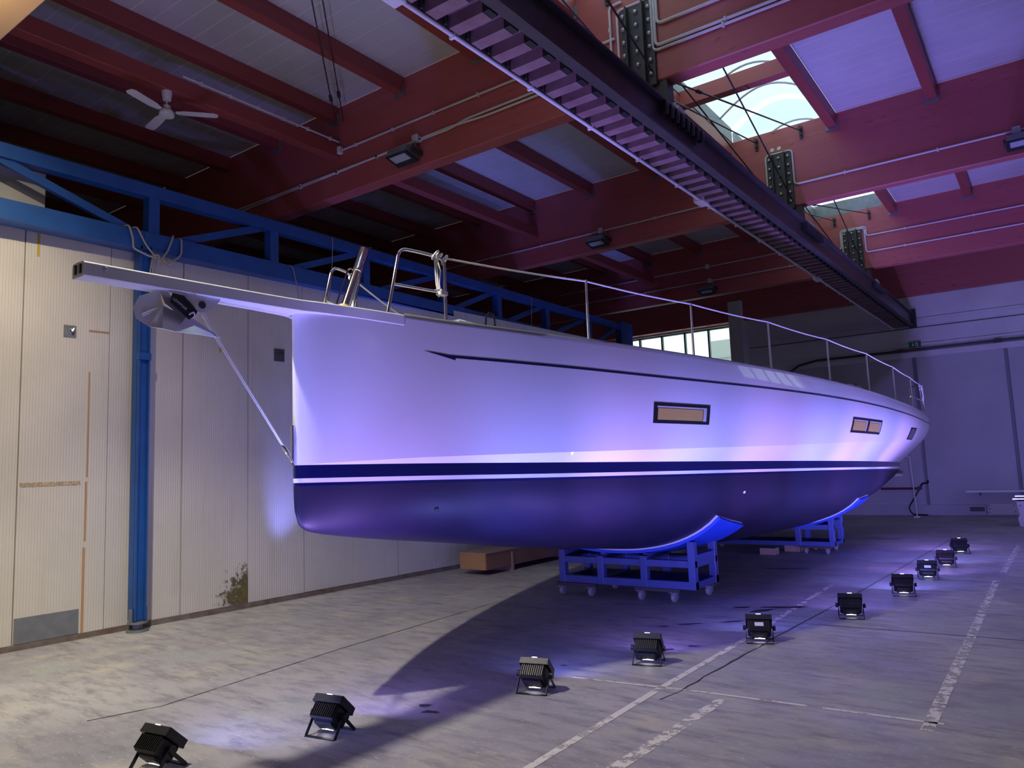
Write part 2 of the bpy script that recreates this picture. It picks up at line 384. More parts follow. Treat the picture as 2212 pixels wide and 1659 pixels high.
def blob(cx, cy, rx, ry, ang):
    bm = NB(); vs = []
    for k in range(14):
        a = 2*PI*k/14; q = 1+rnd.uniform(-0.35, 0.25); x, y = rx*q*math.cos(a), ry*q*math.sin(a)
        vs.append(bm.verts.new((cx+x*math.cos(ang)-y*math.sin(ang), cy+x*math.sin(ang)+y*math.cos(ang), 0.0025)))
    bm.faces.new(vs); obj('oil_stain', bm, M['stain'], floor, smooth=0)
for s in ((-3.16, 7.27, 0.16, 0.03, 0.6), (-3.35, 7.05, 0.05, 0.03, 0.3), (-2.59, 8.5, 0.22, 0.06, 0.5), (-2.75, 8.2, 0.16, 0.05, 0.9), (-3.0, 8.3, 0.12, 0.03, 0.5),
          (-2.83, 7.55, 0.12, 0.03, 0.7), (-3.4, 11.4, 0.35, 0.06, 0.2), (-2.95, 6.2, 0.07, 0.04, 0.6), (-3.06, 6.05, 0.05, 0.03, 0.4), (-2.78, 6.42, 0.06, 0.03, 0.5),
          (-3.45, 5.35, 0.03, 0.02, 0), (-3.75, 4.0, 0.05, 0.03, 0.4), (-3.62, 3.92, 0.06, 0.03, 0.4), (-2.9, 16.0, 0.4, 0.06, 0.1)): blob(*s)

# back wall with the window opening
wb_ = struct(obj('wall_back', bx(-7.70, XR, YB, YB+0.3, 0, ROOF+0.3), M['wall'], smooth=0), 'grey painted back wall with pipes, ledges and large door panels')
bm = NB(); box(bm, XL, -11.6, YB, YB+0.3, 0, ROOF+0.3); box(bm, -11.6, -7.70, YB, YB+0.3, 0, 4.45); box(bm, -11.6, -7.70, YB, YB+0.3, 5.67, ROOF+0.3)
struct(obj('wall_back_left', bm, M['wall'], smooth=0))
obj('wall_ledge', bx(-7.2, XR, YB-0.05, YB, 5.06, 5.13), M['wall'], wb_, 0)
obj('wall_ledge', bx(-7.2, XR, YB-0.02, YB, 4.88, 4.90), M['darkplate'], wb_, 0)
obj('wall_ledge', bx(-7.2, XR, YB-0.06, YB, 4.40, 4.46), M['wall'], wb_, 0)
obj('door_head', bx(-7.2, XR, YB-0.08, YB, 4.10, 4.25), M['wall'], wb_, 0)
for a, b in ((-7.0, -5.02), (-4.98, -2.93), (-2.84, -0.90), (-0.82, 1.2), (1.24, 3.2)):
    obj('door_panel', bx(a, b, YB-0.05, YB, 0.30, 4.10), M['wall2'], wb_, 0)
for x in (-2.88, -0.86):
    obj('door_post', bx(x-0.03, x+0.03, YB-0.065, YB, 0.27, 4.10), M['postgrey'], wb_, 0)
obj('door_post', bx(-5.03, -4.97, YB-0.06, YB, 0.0, 4.10), M['wall2'], wb_, 0)
struct(obj('baseboard_back', bx(-7.0, -1.62, YB-0.09, YB, 0.03, 0.27, 0.005), M['wall2'], smooth=0), 'grey kerb rail at the foot of the back wall')
kp = struct(obj('baseboard_back_right', bx(-1.60, XR, YB-0.11, YB, 0.03, 0.30, 0.005), M['wall'], smooth=0))
obj('vent_slot', bx(-1.97, -1.66, YB-0.1, YB-0.085, 0.11, 0.22), M['black'], bpy.data.objects['baseboard_back'], 0)
for x, z in ((-1.55, 0.17), (-1.56, 0.26), (-1.56, 0.09), (-1.05, 0.26), (-1.03, 0.10)):
    bm = NB(); cyl(bm, (x, YB-0.113, z), 0.014, 0.01, (0, 1, 0), 8); obj('bolt_hole', bm, M['black'], kp)
struct(obj('wall_column', bx(-7.64, -7.24, YB-0.42, YB+0.1, 0, 6.3, 0.01), M['wall'], smooth=0), 'grey square concrete column right of the bright window')
struct(obj('wall_front', bx(XL, XR, YF-0.3, YF, 0, ROOF+0.3), M['wall'], smooth=0))
bm = NB(); box(bm, XR, XR+0.3, YF, 16.5, 0, ROOF+0.3); box(bm, XR, XR+0.3, 16.5, 21.5, 0, 4.3); box(bm, XR, XR+0.3, 16.5, 21.5, 5.7, ROOF+0.3); box(bm, XR, XR+0.3, 21.5, YB+0.3, 0, ROOF+0.3)
struct(obj('wall_right', bm, M['wall'], smooth=0))
win2 = bpy.data.objects.new('window_2', None); COL.objects.link(win2); win2['kind'] = 'structure'; win2['label'] = 'band of daylight panes high in the right wall'
for i in range(5):
    obj('pane', bx(XR+0.14, XR+0.15, 16.5+i+0.03, 17.5+i-0.03, 4.35, 5.65), M['glass'], win2, 0)
    if i: obj('mullion', bx(XR+0.1, XR+0.2, 16.5+i-0.03, 16.5+i+0.03, 4.3, 5.7), M['postgrey'], win2, 0)
struct(obj('wall_outer_left', bx(XL-0.3, XL, YF, YB+0.3, 0, ROOF+0.3), M['wall'], smooth=0))
# window
win = bpy.data.objects.new('window_1', None); COL.objects.link(win); win['kind'] = 'structure'; win['label'] = 'row of bright daylight panes high in the back wall'
for i in range(5):
    a, b = -11.6+i*0.78, -11.6+(i+1)*0.78
    obj('pane', bx(a+0.02, b-0.02, YB+0.13, YB+0.14, 4.5, 5.63), M['glass'], win, 0)
    if i: obj('mullion', bx(a-0.025, a+0.025, YB+0.08, YB+0.19, 4.45, 5.67), M['darkplate'], win, 0)
bm = NB(); box(bm, -11.6, -7.7, YB+0.08, YB+0.2, 4.45, 4.5); box(bm, -11.6, -7.7, YB+0.08, YB+0.2, 5.63, 5.67)
obj('window_frame', bm, M['darkplate'], win, 0)
bm = NB(); box(bm, -9.6, -8.75, 25.2, 27, 0, 5.45); box(bm, -9.55, -8.8, 25.1, 25.2, 5.15, 5.75)
struct(obj('outside_building', bm, M['outwall'], smooth=0), 'grey building seen through the right-hand window pane')

# partition of cream panels on the left
WALL_K = 0.045
def wx(y): return -8.6 + WALL_K*(y-3.2)
wl = bpy.data.objects.new('wall_left', None); COL.objects.link(wl); wl['kind'] = 'structure'; wl['label'] = 'partition of cream vertical sandwich panels under the blue truss'
joints = [-2.6, -1.74, -0.88, -0.02, 0.84, 1.70, 2.46, 3.25, 4.12, 4.98, 5.86, 6.71, 7.57, 8.42, 9.28, 10.14, 11.0, 11.86, 12.72, 13.58, 14.44, 15.3, 16.2]
for a, b in zip(joints, joints[1:]):
    a2, b2 = a+0.006, b-0.006; off = rnd.uniform(-0.006, 0.006)
    bm = NB()
    prism(bm, [(wx(a2)+off, a2, 0.055), (wx(b2)+off, b2, 0.055), (wx(b2)+off-0.08, b2, 0.055), (wx(a2)+off-0.08, a2, 0.055)], (0, 0, 4.33))
    obj('panel', bm, M['panel'], wl, 0)
bm = NB(); prism(bm, [(wx(-2.6)-0.05, -2.6, 0), (wx(16.2)-0.05, 16.2, 0), (wx(16.2)-0.12, 16.2, 0), (wx(-2.6)-0.12, -2.6, 0)], (0, 0, 4.36)); obj('backing', bm, M['black'], wl, 0)
bm = NB(); prism(bm, [(wx(-2.6)+0.012, -2.6, 0), (wx(16.2)+0.012, 16.2, 0), (wx(16.2)-0.04, 16.2, 0), (wx(-2.6)-0.04, -2.6, 0)], (0, 0, 0.06))
struct(obj('baseboard_left', bm, M['rust'], smooth=0), 'rusty brown floor track under the cream panels')
bm = NB(); prism(bm, [(wx(5.1)+0.05, 5.1, 0), (wx(16.2)+0.05, 16.2, 0), (wx(16.2)+0.012, 16.2, 0), (wx(5.1)+0.012, 5.1, 0)], (0, 0, 0.045)); obj('floor_rail', bm, M['rust'], bpy.data.objects['baseboard_left'], 0)
def wpatch(name, y0, y1, z0, z1, m, th=0.004, parent=wl):
    bm = NB(); prism(bm, [(wx(y0)+0.006, y0, z0), (wx(y1)+0.006, y1, z0), (wx(y1)+0.006, y1, z1), (wx(y0)+0.006, y0, z1)], (th, 0, 0)); return obj(name, bm, m, parent, 0)
wpatch('mossy_stain', 5.35, 5.85, 0.07, 0.62, M['mould'])
wpatch('tape_strip', 3.885, 3.91, 0.06, 0.95, M['tan']); wpatch('tape_strip', 3.895, 3.915, 1.02, 1.65, M['tan']); wpatch('tape_strip', 3.905, 3.92, 1.7, 2.85, M['tan'])
wpatch('tape_strip', 3.9, 4.11, 3.30, 3.32, M['tan']); wpatch('glue_streak', 3.27, 3.85, 1.62, 1.66, M['glue'])
wpatch('yellow_mark', 3.36, 3.385, 4.05, 4.30, M['yellow'])
def thing_plate(name, label, cat, y0, y1, z0, z1, m, hook=None, th=0.008):
    yc, zc = (y0+y1)/2, (z0+z1)/2
    t = thing(name, label, cat, (wx(yc)+0.006, yc, zc))
    wpatch('plate', y0, y1, z0, z1, m, th, t)
    if hook:
        bm = NB(); tube(bm, arc_pts([(wx(yc)+0.01, yc, zc+0.02), (wx(yc)+0.06, yc, zc+0.02), (wx(yc)+0.06, yc, zc-0.02), (wx(yc)+0.06, yc+0.02, zc+0.03)], 0.02), 0.008, 8)
        obj('hook', bm, hook, t)
    return t
thing_plate('wall_plate', 'small pale grey square plate with a hook on the cream panels', 'plate', 3.64, 3.765, 3.215, 3.345, M['greyplate'], M['stainless'])
thing_plate('wall_plate', 'dark grey square plate on the panel beside the bow', 'plate', 6.245, 6.405, 3.18, 3.35, M['darkplate'], M['steel'])
thing_plate('wall_hook', 'tiny brass hook on the panel behind the bobstay', 'hook', 5.455, 5.475, 3.22, 3.30, M['yellow'], M['yellow'])
thing_plate('kick_plate', 'grey metal kick plate at the foot of the cream panels', 'plate', 3.262, 3.86, 0.065, 0.315, M['greyplate'])

# roof: sheets, purlins, beams, skylights
ceil = bpy.data.objects.new('ceiling', None); COL.objects.link(ceil); ceil['kind'] = 'structure'; ceil['label'] = 'roof of white sheets on maroon purlins with two barrel skylights'
BEAMS = [(2.18, 2.42), (7.03, 7.24), (12.10, 12.28), (17.40, 17.60), (21.86, 22.10)]
PUR = [-14.7, -13.35, -12.0, -10.67, -9.34, -8.0, -6.68, -5.33, -3.98, -2.32, -0.95, 0.42, 1.78, 3.1]
bays = [(YF, 2.18)] + [(BEAMS[i][1], BEAMS[i+1][0]) for i in range(4)]
for bi, (ya, yb) in enumerate(bays):
    for i, x in enumerate(PUR):
        if bi == 0 and x > -4: pass
        obj('purlin', bx(x-0.14, x, ya, yb, ROOF-0.22, ROOF, 0.004), M['purlin'], ceil, 0)
    edges = [XL] + PUR + [XR]
    for a, b in zip(edges, edges[1:]):
        sky = (abs(a+3.98) < 0.01) and bi in (1, 2, 3)
        if not sky: obj('roof_sheet', bx(a, b, ya, yb, ROOF, ROOF+0.06), M['roof'], ceil, 0)
        else:
            ym = (ya+yb)/2+0.35
            obj('skylight_beam', bx(-3.98, -2.46, ym-0.08, ym+0.08, ROOF-0.18, ROOF+0.04), M['maroon'], ceil, 0)
            kb = NB(); box(kb, -4.02, -3.97, ya, yb, ROOF, ROOF+0.25); box(kb, -2.50, -2.45, ya, yb, ROOF, ROOF+0.25); box(kb, -4.0, -2.48, ya-0.04, ya, ROOF, ROOF+0.06)
            if bi == 3: box(kb, -4.0, -2.48, yb, yb+0.04, ROOF, ROOF+0.30)
            obj('skylight_kerb', kb, M['greyplate'], ceil, 0)
            n = 14; prof = [(-3.985+(1.5)*k/n, ROOF+0.24+0.34*math.sin(PI*k/n)) for k in range(n+1)]
            for y0, y1 in ((ya, ym), (ym, yb)):
                db = NB(); grid(db, [[(px, y0+0.005, pz), (px, y1-0.005, pz)] for px, pz in prof]); obj('skylight_dome', db, M['dome'], ceil)
            for ye in (ya-0.02, yb+0.02):
                db = NB(); db.faces.new([db.verts.new((px, ye, pz)) for px, pz in [(-3.985, ROOF+0.1)]+prof+[(-2.485, ROOF+0.1)]]); obj('skylight_end', db, M['glass'], ceil, 0)
            for yr in (ya+0.9, ya+1.9, ym+0.75, ym+1.55):
                if yr < yb-0.3:
                    rb = NB(); tube(rb, [(px, yr, pz-0.02) for px, pz in prof], 0.016, 6); obj('skylight_rib', rb, M['galv'], ceil)
names_b = ['tan painted roof beam nearest the camera, top left corner', 'maroon glulam roof beam over the bow', 'maroon glulam roof beam over the middle of the yacht', 'maroon glulam roof beam over the stern', 'maroon glulam beam against the back wall']
beams = []
for (y0, y1), lb in zip(BEAMS, names_b):
    zb = 5.60 if y0 < 21 else 5.72
    if y0 < 3: zb = 5.45
    b = struct(obj('roof_beam', bx(XL, XR, y0, y1, zb, ROOF+0.01, 0.012), M['maroon'] if y0 > 3 else M['tanpaint'], smooth=0), lb); beams.append(b)
    if 5 < y0 < 20:   # steel splice with ribs and bolts
        yf = y0
        bm = NB(); box(bm, -3.42, -3.04, yf-0.03, yf, zb-0.04, 6.50, 0.004)
        obj('splice_plate', bm, M['plate'], b, 0)
        for xr in (-3.33, -3.14): obj('plate_rib', bx(xr-0.008, xr+0.008, yf-0.10, yf-0.03, zb-0.04, 6.50), M['plate'], b, 0)
        for xr in (-3.385, -3.235, -3.09):
            for k in range(6):
                bm = NB(); lathe(bm, [(0.026, 0), (0.026, 0.012), (0.018, 0.026), (0.004, 0.03)], (xr, yf-0.03, zb+0.08+k*0.15), (0, -1, 0), 10); obj('bolt', bm, M['bolt'], b)
        for xc in (-2.86, -3.57):
            bm = NB(); box(bm, xc-0.025, xc+0.025, yf-0.02, yf, 6.66, 6.86); cyl(bm, (xc, yf-0.05, 6.82), 0.03, 0.07, (0, 1, 0), 10); cyl(bm, (xc, yf-0.04, 6.72), 0.02, 0.05, (0, 1, 0), 10)
            obj('rod_bracket', bm, M['plate'], b)
for x in (-3.33, -3.22):
    bm = NB(); lathe(bm, [(0.034, 0), (0.034, 0.008), (0.03, 0.012), (0.012, 0.012)], (x, 12.10, 6.60), (0, -1, 0), 14); obj('washer', bm, M['white'], beams[2])
# purlin shoes
for bi, (ya, yb) in enumerate(bays[1:4]):
    for x in PUR[4:]:
        obj('purlin_shoe', bx(x-0.165, x+0.02, yb-0.03, yb-0.002, ROOF-0.26, ROOF-0.10), M['greyplate'], ceil, 0)
# lower tie struts along the column line
for (ya, yb) in bays[:4]:
    obj('strut', bx(-8.12, -7.96, ya, yb, 6.14, 6.34, 0.006), M['purlin'], ceil, 0)

# diagonal bracing rods by the skylights
def rod(label, a, b, r=0.011, group='bracing rods beside the skylights'):
    t = thing('bracing_rod', label, 'rod', a, group)
    bm = NB(); tube(bm, [a, b], r, 8); obj('rod', bm, M['steel'], t)
    m = Vector(a).lerp(Vector(b), 0.18); d = (Vector(b)-Vector(a)).normalized()
    bm = NB(); tube(bm, [m-d*0.09, m-d*0.06, m+d*0.06, m+d*0.09], 0.02, 8, taper=[0.012, 0.024, 0.024, 0.012]); obj('turnbuckle', bm, M['plate'], t)
for (ya, yb), nm in ((bays[1], 'nearest bay'), (bays[2], 'bay over the yacht'), (bays[3], 'bay over the stern')):
    for xa, xb, sd in ((-3.05, -2.86, 'right-hand'), (-3.30, -3.57, 'left-hand')):
        rod('thin dark steel bracing rod rising aft, '+sd+' one, '+nm, (xa, ya+0.03, 5.72), (xb, yb-0.06, 6.78))
        rod('thin dark steel bracing rod falling aft, '+sd+' one, '+nm, (xb, ya+0.03, 6.80), (xa, yb-0.10, 5.66))
for dx, nm in ((0.0, 'left'), (0.10, 'right')):
    rod('thin dark cable slanting under the white roof sheets, %s of the pair' % nm, (-8.0+dx*1.6, 6.98, 6.64), (-5.0+dx*1.6, 3.9, 6.66), 0.008, 'pair of slanting cables')

# conduits on the beams
def conduit(label, pts, r=0.014, boxes=(), clips=6, grp='conduits on the roof beams'):
    t = thing('conduit', label, 'conduit', pts[0], grp)
    bm = NB(); tube(bm, arc_pts(pts, 0.06, 4), r, 8); obj('pipe', bm, M['conduit'], t)
    a, b = Vector(pts[-2]), Vector(pts[-1])
    for k in range(clips):
        p = a.lerp(b, (k+0.6)/clips); obj('clip', bx(p.x-0.012, p.x+0.012, p.y-0.02, p.y+0.02, p.z-0.022, p.z+0.022), M['conduit'], t, 0)
    for p in boxes: obj('junction_box', bx(p[0]-0.05, p[0]+0.05, p[1]-0.05, p[1]+0.02, p[2]-0.055, p[2]+0.055, 0.01), M['conduit'], t, 0)
Y1, Y2, Y3 = 7.008, 12.078, 17.378
conduit('upper grey conduit across the beam over the bow, left half', [(-3.5, Y1, 6.235), (-7.92, Y1, 6.24)], boxes=[(-7.95, Y1, 6.24)])
conduit('middle grey conduit across the beam over the bow, left half', [(-3.5, Y1, 5.99), (-5.6, Y1, 5.985), (-5.9, Y1, 5.94), (-10.8, Y1, 5.955)], boxes=[(-6.46, Y1, 5.97)])
conduit('lower grey conduit across the beam over the bow, left half', [(-3.5, Y1, 5.94), (-5.3, Y1, 5.93), (-5.9, Y1, 5.965), (-10.8, Y1, 5.90)])
conduit('upper pale conduit stepping round the splice over the bow, right half', [(-3.0, Y1, 6.9), (-3.0, Y1, 6.205), (XR, Y1, 6.205)], 0.017)
conduit('middle pale conduit stepping round the splice over the bow, right half', [(-3.03, Y1, 6.56), (-3.03, Y1, 5.97), (XR, Y1, 5.97)], 0.017)
conduit('lower pale conduit stepping round the splice over the bow, right half', [(-3.46, Y1, 5.75), (-3.46, Y1, 6.53), (-3.06, Y1, 6.53), (-3.06, Y1, 5.92), (XR, Y1, 5.92)], 0.015)
conduit('thin conduit outlining the left of the splice over the bow', [(-3.4, Y1, 6.62), (-3.55, Y1, 6.62), (-3.55, Y1, 5.7)], 0.014, clips=2)
conduit('grey conduit across the beam over the yacht, left half', [(-3.5, Y2, 5.95), (-10.8, Y2, 5.95)], boxes=[(-6.54, Y2, 5.95)])
conduit('pale conduit round the splice over the yacht, right half', [(-3.44, Y2, 5.7), (-3.44, Y2, 6.52), (-3.02, Y2, 6.52), (-3.02, Y2, 5.94), (XR, Y2, 5.93)], 0.015, boxes=[(-0.07, Y2, 5.93)])
conduit('upper conduit on the beam over the stern, left half', [(-3.7, Y3, 6.32), (-10.8, Y3, 6.32)], boxes=[(-6.53, Y3, 6.32)], clips=4)
conduit('lower conduit on the beam over the stern, left half', [(-3.5, Y3, 5.96), (-10.8, Y3, 5.96)], boxes=[(-6.5, Y3, 5.96)], clips=4)
conduit('upper pale conduit on the beam over the stern, right half', [(-3.75, Y3, 6.1), (-3.47, Y3, 6.12), (-3.47, Y3, 6.53), (-2.95, Y3, 6.53), (-2.95, Y3, 6.32), (XR, Y3, 6.32)], 0.015)
conduit('lower pale conduit on the beam over the stern, right half', [(-3.44, Y3, 5.7), (-3.44, Y3, 6.50), (-2.98, Y3, 6.50), (-2.98, Y3, 5.96), (XR, Y3, 5.96)], 0.015)
conduit('grey conduit along the side of the ceiling strut above the fan', [(-7.94, 4.6, 6.36), (-7.94, 6.98, 6.36)], 0.012)

# beam floodlights (unlit)
def beam_lamp(label, x, yf, z):
    t = thing('beam_floodlight', label, 'lamp', (x, yf, z), 'floodlights on the roof beams')
    prof = [(yf-0.30, z-0.04), (yf-0.27, z+0.05), (yf-0.06, z+0.09), (yf-0.02, z+0.05), (yf-0.06, z-0.10)]
    bm = NB(); prism(bm, [(x-0.17, y, zz) for y, zz in prof], (0.34, 0, 0)); obj('housing', bm, M['greyplate'], t, 0)
    d = Vector((0, 0.24, -0.06)).normalized(); n = Vector((0, -d.z*-1, 0)); 
    bm = NB(); bar(bm, (x, yf-0.30, z-0.047), (x, yf-0.06, z-0.107), 0.36, 0.02); obj('bezel', bm, M['black'], t, 0)
    bm = NB(); bar(bm, (x, yf-0.275, z-0.061), (x, yf-0.15, z-0.092), 0.27, 0.012); obj('lens', bm, M['lens_off'], t, 0)
    bm = NB(); box(bm, x+0.18, x+0.21, yf-0.20, yf, z-0.03, z+0.03); box(bm, x-0.21, x-0.18, yf-0.20, yf, z-0.03, z+0.03); obj('bracket', bm, M['plate'], t, 0)
    bm = NB(); tube(bm, [(x+0.1, yf-0.03, z+0.05), (x+0.11, yf-0.03, z+0.2)], 0.006, 6); obj('cable', bm, M['conduit'], t)
    return t
beam_lamp('unlit grey floodlight on the left of the beam over the bow', -6.58, 7.03, 5.76)
beam_lamp('unlit grey floodlight on the left of the beam over the yacht', -6.55, 12.10, 5.75)
beam_lamp('unlit grey floodlight on the left of the beam over the stern', -6.53, 17.40, 5.74)
beam_lamp('unlit floodlight hanging at the right edge of the beam over the yacht', -0.02, 12.10, 5.76)
wl_ = thing('work_light', 'work light on the beam nearest the camera', 'lamp', (LAMP.x, 2.2, 5.5))
bm = NB(); box(bm, LAMP.x-0.17, LAMP.x+0.17, 2.02, 2.18, 5.44, 5.62, 0.02); obj('housing', bm, M['greyplate'], wl_, 0)

# ------------------------------------------------------------------ overhead girder with corrugated tray
def cz(y): return 4.775 + 0.0075*(y-3.6)
gt = thing('overhead_girder', 'long dark steel girder with corrugated tray hung under the roof beams', 'girder', (-3.05, 2.5, 4.78))
def sweepbox(name, x0, x1, dz0, dz1, y0, y1, m):
    bm = NB(); prism(bm, [(x0, y0, cz(y0)+dz0), (x1, y0, cz(y0)+dz0), (x1, y0, cz(y0)+dz1), (x0, y0, cz(y0)+dz1)], (0, y1-y0, cz(y1)-cz(y0))); return obj(name, bm, m, gt, 0)
GY0, GY1 = -1.0, 22.1
sweepbox('web', -2.87, -2.855, 0.02, 0.34, GY0, GY1, M['steel'])
sweepbox('bottom_flange', -2.90, -2.80, 0.015, 0.035, GY0, GY1, M['steel'])
sweepbox('top_flange', -2.93, -2.79, 0.34, 0.36, GY0, GY1, M['steel'])
sweepbox('far_angle', -3.29, -3.275, 0.02, 0.12, GY0, GY1, M['steel'])
PITCH = 0.252
bm = NB()
y = 0.13; k = 0; first = None
while y < GY1-0.2:
    z = cz(y)
    e = 0.005
    prof = [(y, z+0.10), (y, z), (y+0.115, z), (y+0.115, z+0.10), (y+PITCH, z+0.10), (y+PITCH, z+0.10+e), (y+0.115-e, z+0.10+e), (y+0.115-e, z+e), (y+e, z+e), (y+e, z+0.10)]
    b2 = NB(); prism(b2, [(-3.262, yy, zz) for yy, zz in prof], (0.306, 0, 0)); box(b2, -2.956, -2.905, y+0.115, y+PITCH, z+0.10, z+0.105)
    obj('tray_rib', b2, M['tray'], gt, 0)
    obj('rib_end', bx(-2.955, -2.904, y+0.004, y+0.111, z+0.004, z+0.099), M['black'], gt, 0)  # black box in place of the shaded hollow beside the girder
    c2 = NB(); tube(c2, [(-3.268, y-0.03, z+0.02), (-3.268, y-0.03, z+0.10), (-3.275, y+0.09, z+0.105)], 0.009, 6); obj('tray_hook', c2, M['steel'], gt)
    y += PITCH
bm.free()
gp = thing('cable_pipe', 'pale pipe running along the left edge of the corrugated tray', 'pipe', (-3.30, 2.5, 4.77))
bm = NB(); tube(bm, [(-3.30, GY0, cz(GY0)+0.005), (-3.30, GY1, cz(GY1)+0.005)], 0.019, 10); obj('pipe', bm, M['conduit'], gp)
for yb in (3.35, 8.75, 14.3, 21.9): obj('junction_box', bx(-3.37, -3.25, yb-0.12, yb+0.12, cz(yb)-0.03, cz(yb)+0.05, 0.01), M['conduit'], gp, 0)
for yy in range(2, 22, 1): obj('clip', bx(-3.33, -3.27, yy-0.012, yy+0.012, cz(yy)-0.02, cz(yy)+0.04), M['conduit'], gp, 0)
obj('end_plate', bx(-2.92, -2.74, 22.02, 22.1, cz(22)-0.04, cz(22)+0.46), M['steel'], gt, 0)
for (y0, y1) in BEAMS[1:4]:
    for k in range(8):
        yy = y0-0.42+k*0.13
        f = NB(); prism(f, [(-2.79, yy, cz(yy)+0.36), (-2.765, yy, cz(yy)+0.28), (-2.775, yy, cz(yy)+0.20), (-2.85, yy, cz(yy)+0.22), (-2.85, yy, cz(yy)+0.36)], (0, 0.012, 0)); obj('clamp_fin', f, M['plate'], gt, 0)
    h = NB(); box(h, -3.40, -2.95, y0+0.02, y0+0.18, cz(y0)+0.36, 5.60); obj('hanger', h, M['plate'], gt, 0)
    h = NB(); box(h, -2.93, -2.79, y0-0.12, y0+0.05, cz(y0)+0.36, cz(y0)+0.40)
    for q in range(3): cyl(h, (-2.83, y0-0.1+q*0.07, cz(y0)+0.42), 0.02, 0.05, (0, 0, 1), 8)
    obj('clamp_bolts', h, M['galv'], gt, 0)

# ------------------------------------------------------------------ ceiling fan
fan = thing('ceiling_fan', 'white three-bladed ceiling fan under the dark left roof', 'fan', (-8.03, 4.46, 6.14))
bm = NB(); lathe(bm, [(0.045, -0.105), (0.058, -0.03), (0.06, 0.0)], (-8.03, 4.46, 6.14), n=18); obj('canopy', bm, M['white'], fan)
bm = NB(); cyl(bm, (-8.03, 4.46, 5.995), 0.010, 0.16, n=8); obj('rod', bm, M['white'], fan)
bm = NB(); lathe(bm, [(0.02, -0.115), (0.082, -0.108), (0.088, -0.085), (0.075, -0.05), (0.045, -0.035), (0.042, 0.015), (0.025, 0.025)], (-8.03, 4.46, 5.95), n=24); obj('motor', bm, M['white'], fan)
for az, ln in ((math.radians(-72), 0.56), (math.radians(50), 0.56), (math.radians(171), 0.56)):
    d = Vector((math.cos(az), math.sin(az), 0.0)); s = Vector((-d.y, d.x, 0.06)); c = Vector((-8.03, 4.46, 5.885))
    p = [c+d*0.10+s*0.03, c+d*0.2+s*0.055, c+d*(ln-0.04)+s*0.06, c+d*ln+s*0.035, c+d*ln-s*0.035, c+d*(ln-0.04)-s*0.06, c+d*0.2-s*0.055, c+d*0.10-s*0.03]
    bm = NB(); prism(bm, p, (0, 0, 0.008)); obj('blade', bm, M['white'], fan, 0)

# ------------------------------------------------------------------ blue gantry: truss and post
ga = thing('gantry', 'blue steel truss and post running along the cream partition', 'gantry', (-8.38, 4.39, 0))
TX0, TX1 = -8.44, -8.30
def tz(y): return -0.010*max(0, y-7)
def chord(name, z0, z1, y0, y1):
    bm = NB()
    for ya, yb in ((y0, 7.0), (7.0, y1)):
        prism(bm, [(TX0, ya, z0+tz(ya)), (TX1, ya, z0+tz(ya)), (TX1, ya, z1+tz(ya)), (TX0, ya, z1+tz(ya))], (0, yb-ya, tz(yb)-tz(ya)))
    obj(name, bm, M['blue'], ga, 0)
chord('top_chord', 4.925, 5.075, -1.0, 16.6); chord('bottom_chord', 4.31, 4.50, -1.0, 16.6)
obj('chord_lip', bx(TX0-0.08, TX1+0.0, -1.0, 16.6, 4.285, 4.31), M['blue'], ga, 0)
vy = [1.25, 2.80, 4.48, 6.15, 7.82, 9.62, 11.2, 12.86, 14.6]
for i, v in enumerate(vy): obj('vertical', bx(TX0+0.005, TX1-0.005, v-0.065, v+0.065, 4.40+tz(v), 5.0+tz(v)), M['blue'], ga, 0)
obj('end_post', bx(TX0, TX1+0.01, 16.05, 16.65, 4.2, 5.04), M['blue'], ga, 0)
def diag(y0, z0, y1, z1):
    bm = NB(); bar(bm, (-8.37, y0, z0+tz(y0)), (-8.37, y1, z1+tz(y1)), 0.09, 0.06, (1, 0, 0)); obj('diagonal', bm, M['blue'], ga, 0)
diag(2.87, 4.93, 4.20, 4.50)
for i, v in enumerate(vy[2:]):
    n = vy[i+3] if i+3 < len(vy) else 16.05
    diag(v+0.35, 4.49, n-0.2, 4.93)
# post
bm = NB(); box(bm, -8.35, -8.335, 4.33, 4.45, 0.12, 4.32); box(bm, -8.335, -8.30, 4.325, 4.345, 0.12, 4.32); box(bm, -8.335, -8.30, 4.435, 4.455, 0.12, 4.32)
box(bm, -8.45, -8.35, 4.325, 4.345, 0.12, 4.32); box(bm, -8.45, -8.35, 4.435, 4.455, 0.12, 4.32); obj('post', bm, M['blue'], ga, 0)
obj('post_clamp', bx(-8.36, -8.285, 4.32, 4.46, 3.0, 3.08), M['blue'], ga, 0)
bm = NB(); lathe(bm, [(0.115, 0.0), (0.115, 0.022), (0.05, 0.024)], (-8.36, 4.39, 0.0), n=24); lathe(bm, [(0.05, 0.02), (0.05, 0.09)], (-8.36, 4.39, 0), n=16); lathe(bm, [(0.105, 0.088), (0.105, 0.108)], (-8.36, 4.39, 0), n=24)
for dy in (-0.085, 0.085): box(bm, -8.37, -8.33, 4.39+dy-0.012, 4.39+dy+0.012, 0.1, 0.25)
obj('post_base', bm, M['greyplate'], ga)
obj('gusset', bx(TX1, TX1+0.012, 4.36, 4.62, 4.325, 4.495), M['blue'], ga, 0)
struct(obj('trim_1', bx(-8.76, -8.70, 2.85, 3.47, 4.55, 5.02, 0.005), M['wall2'], smooth=0), 'grey cabinet panel behind the truss, top left')
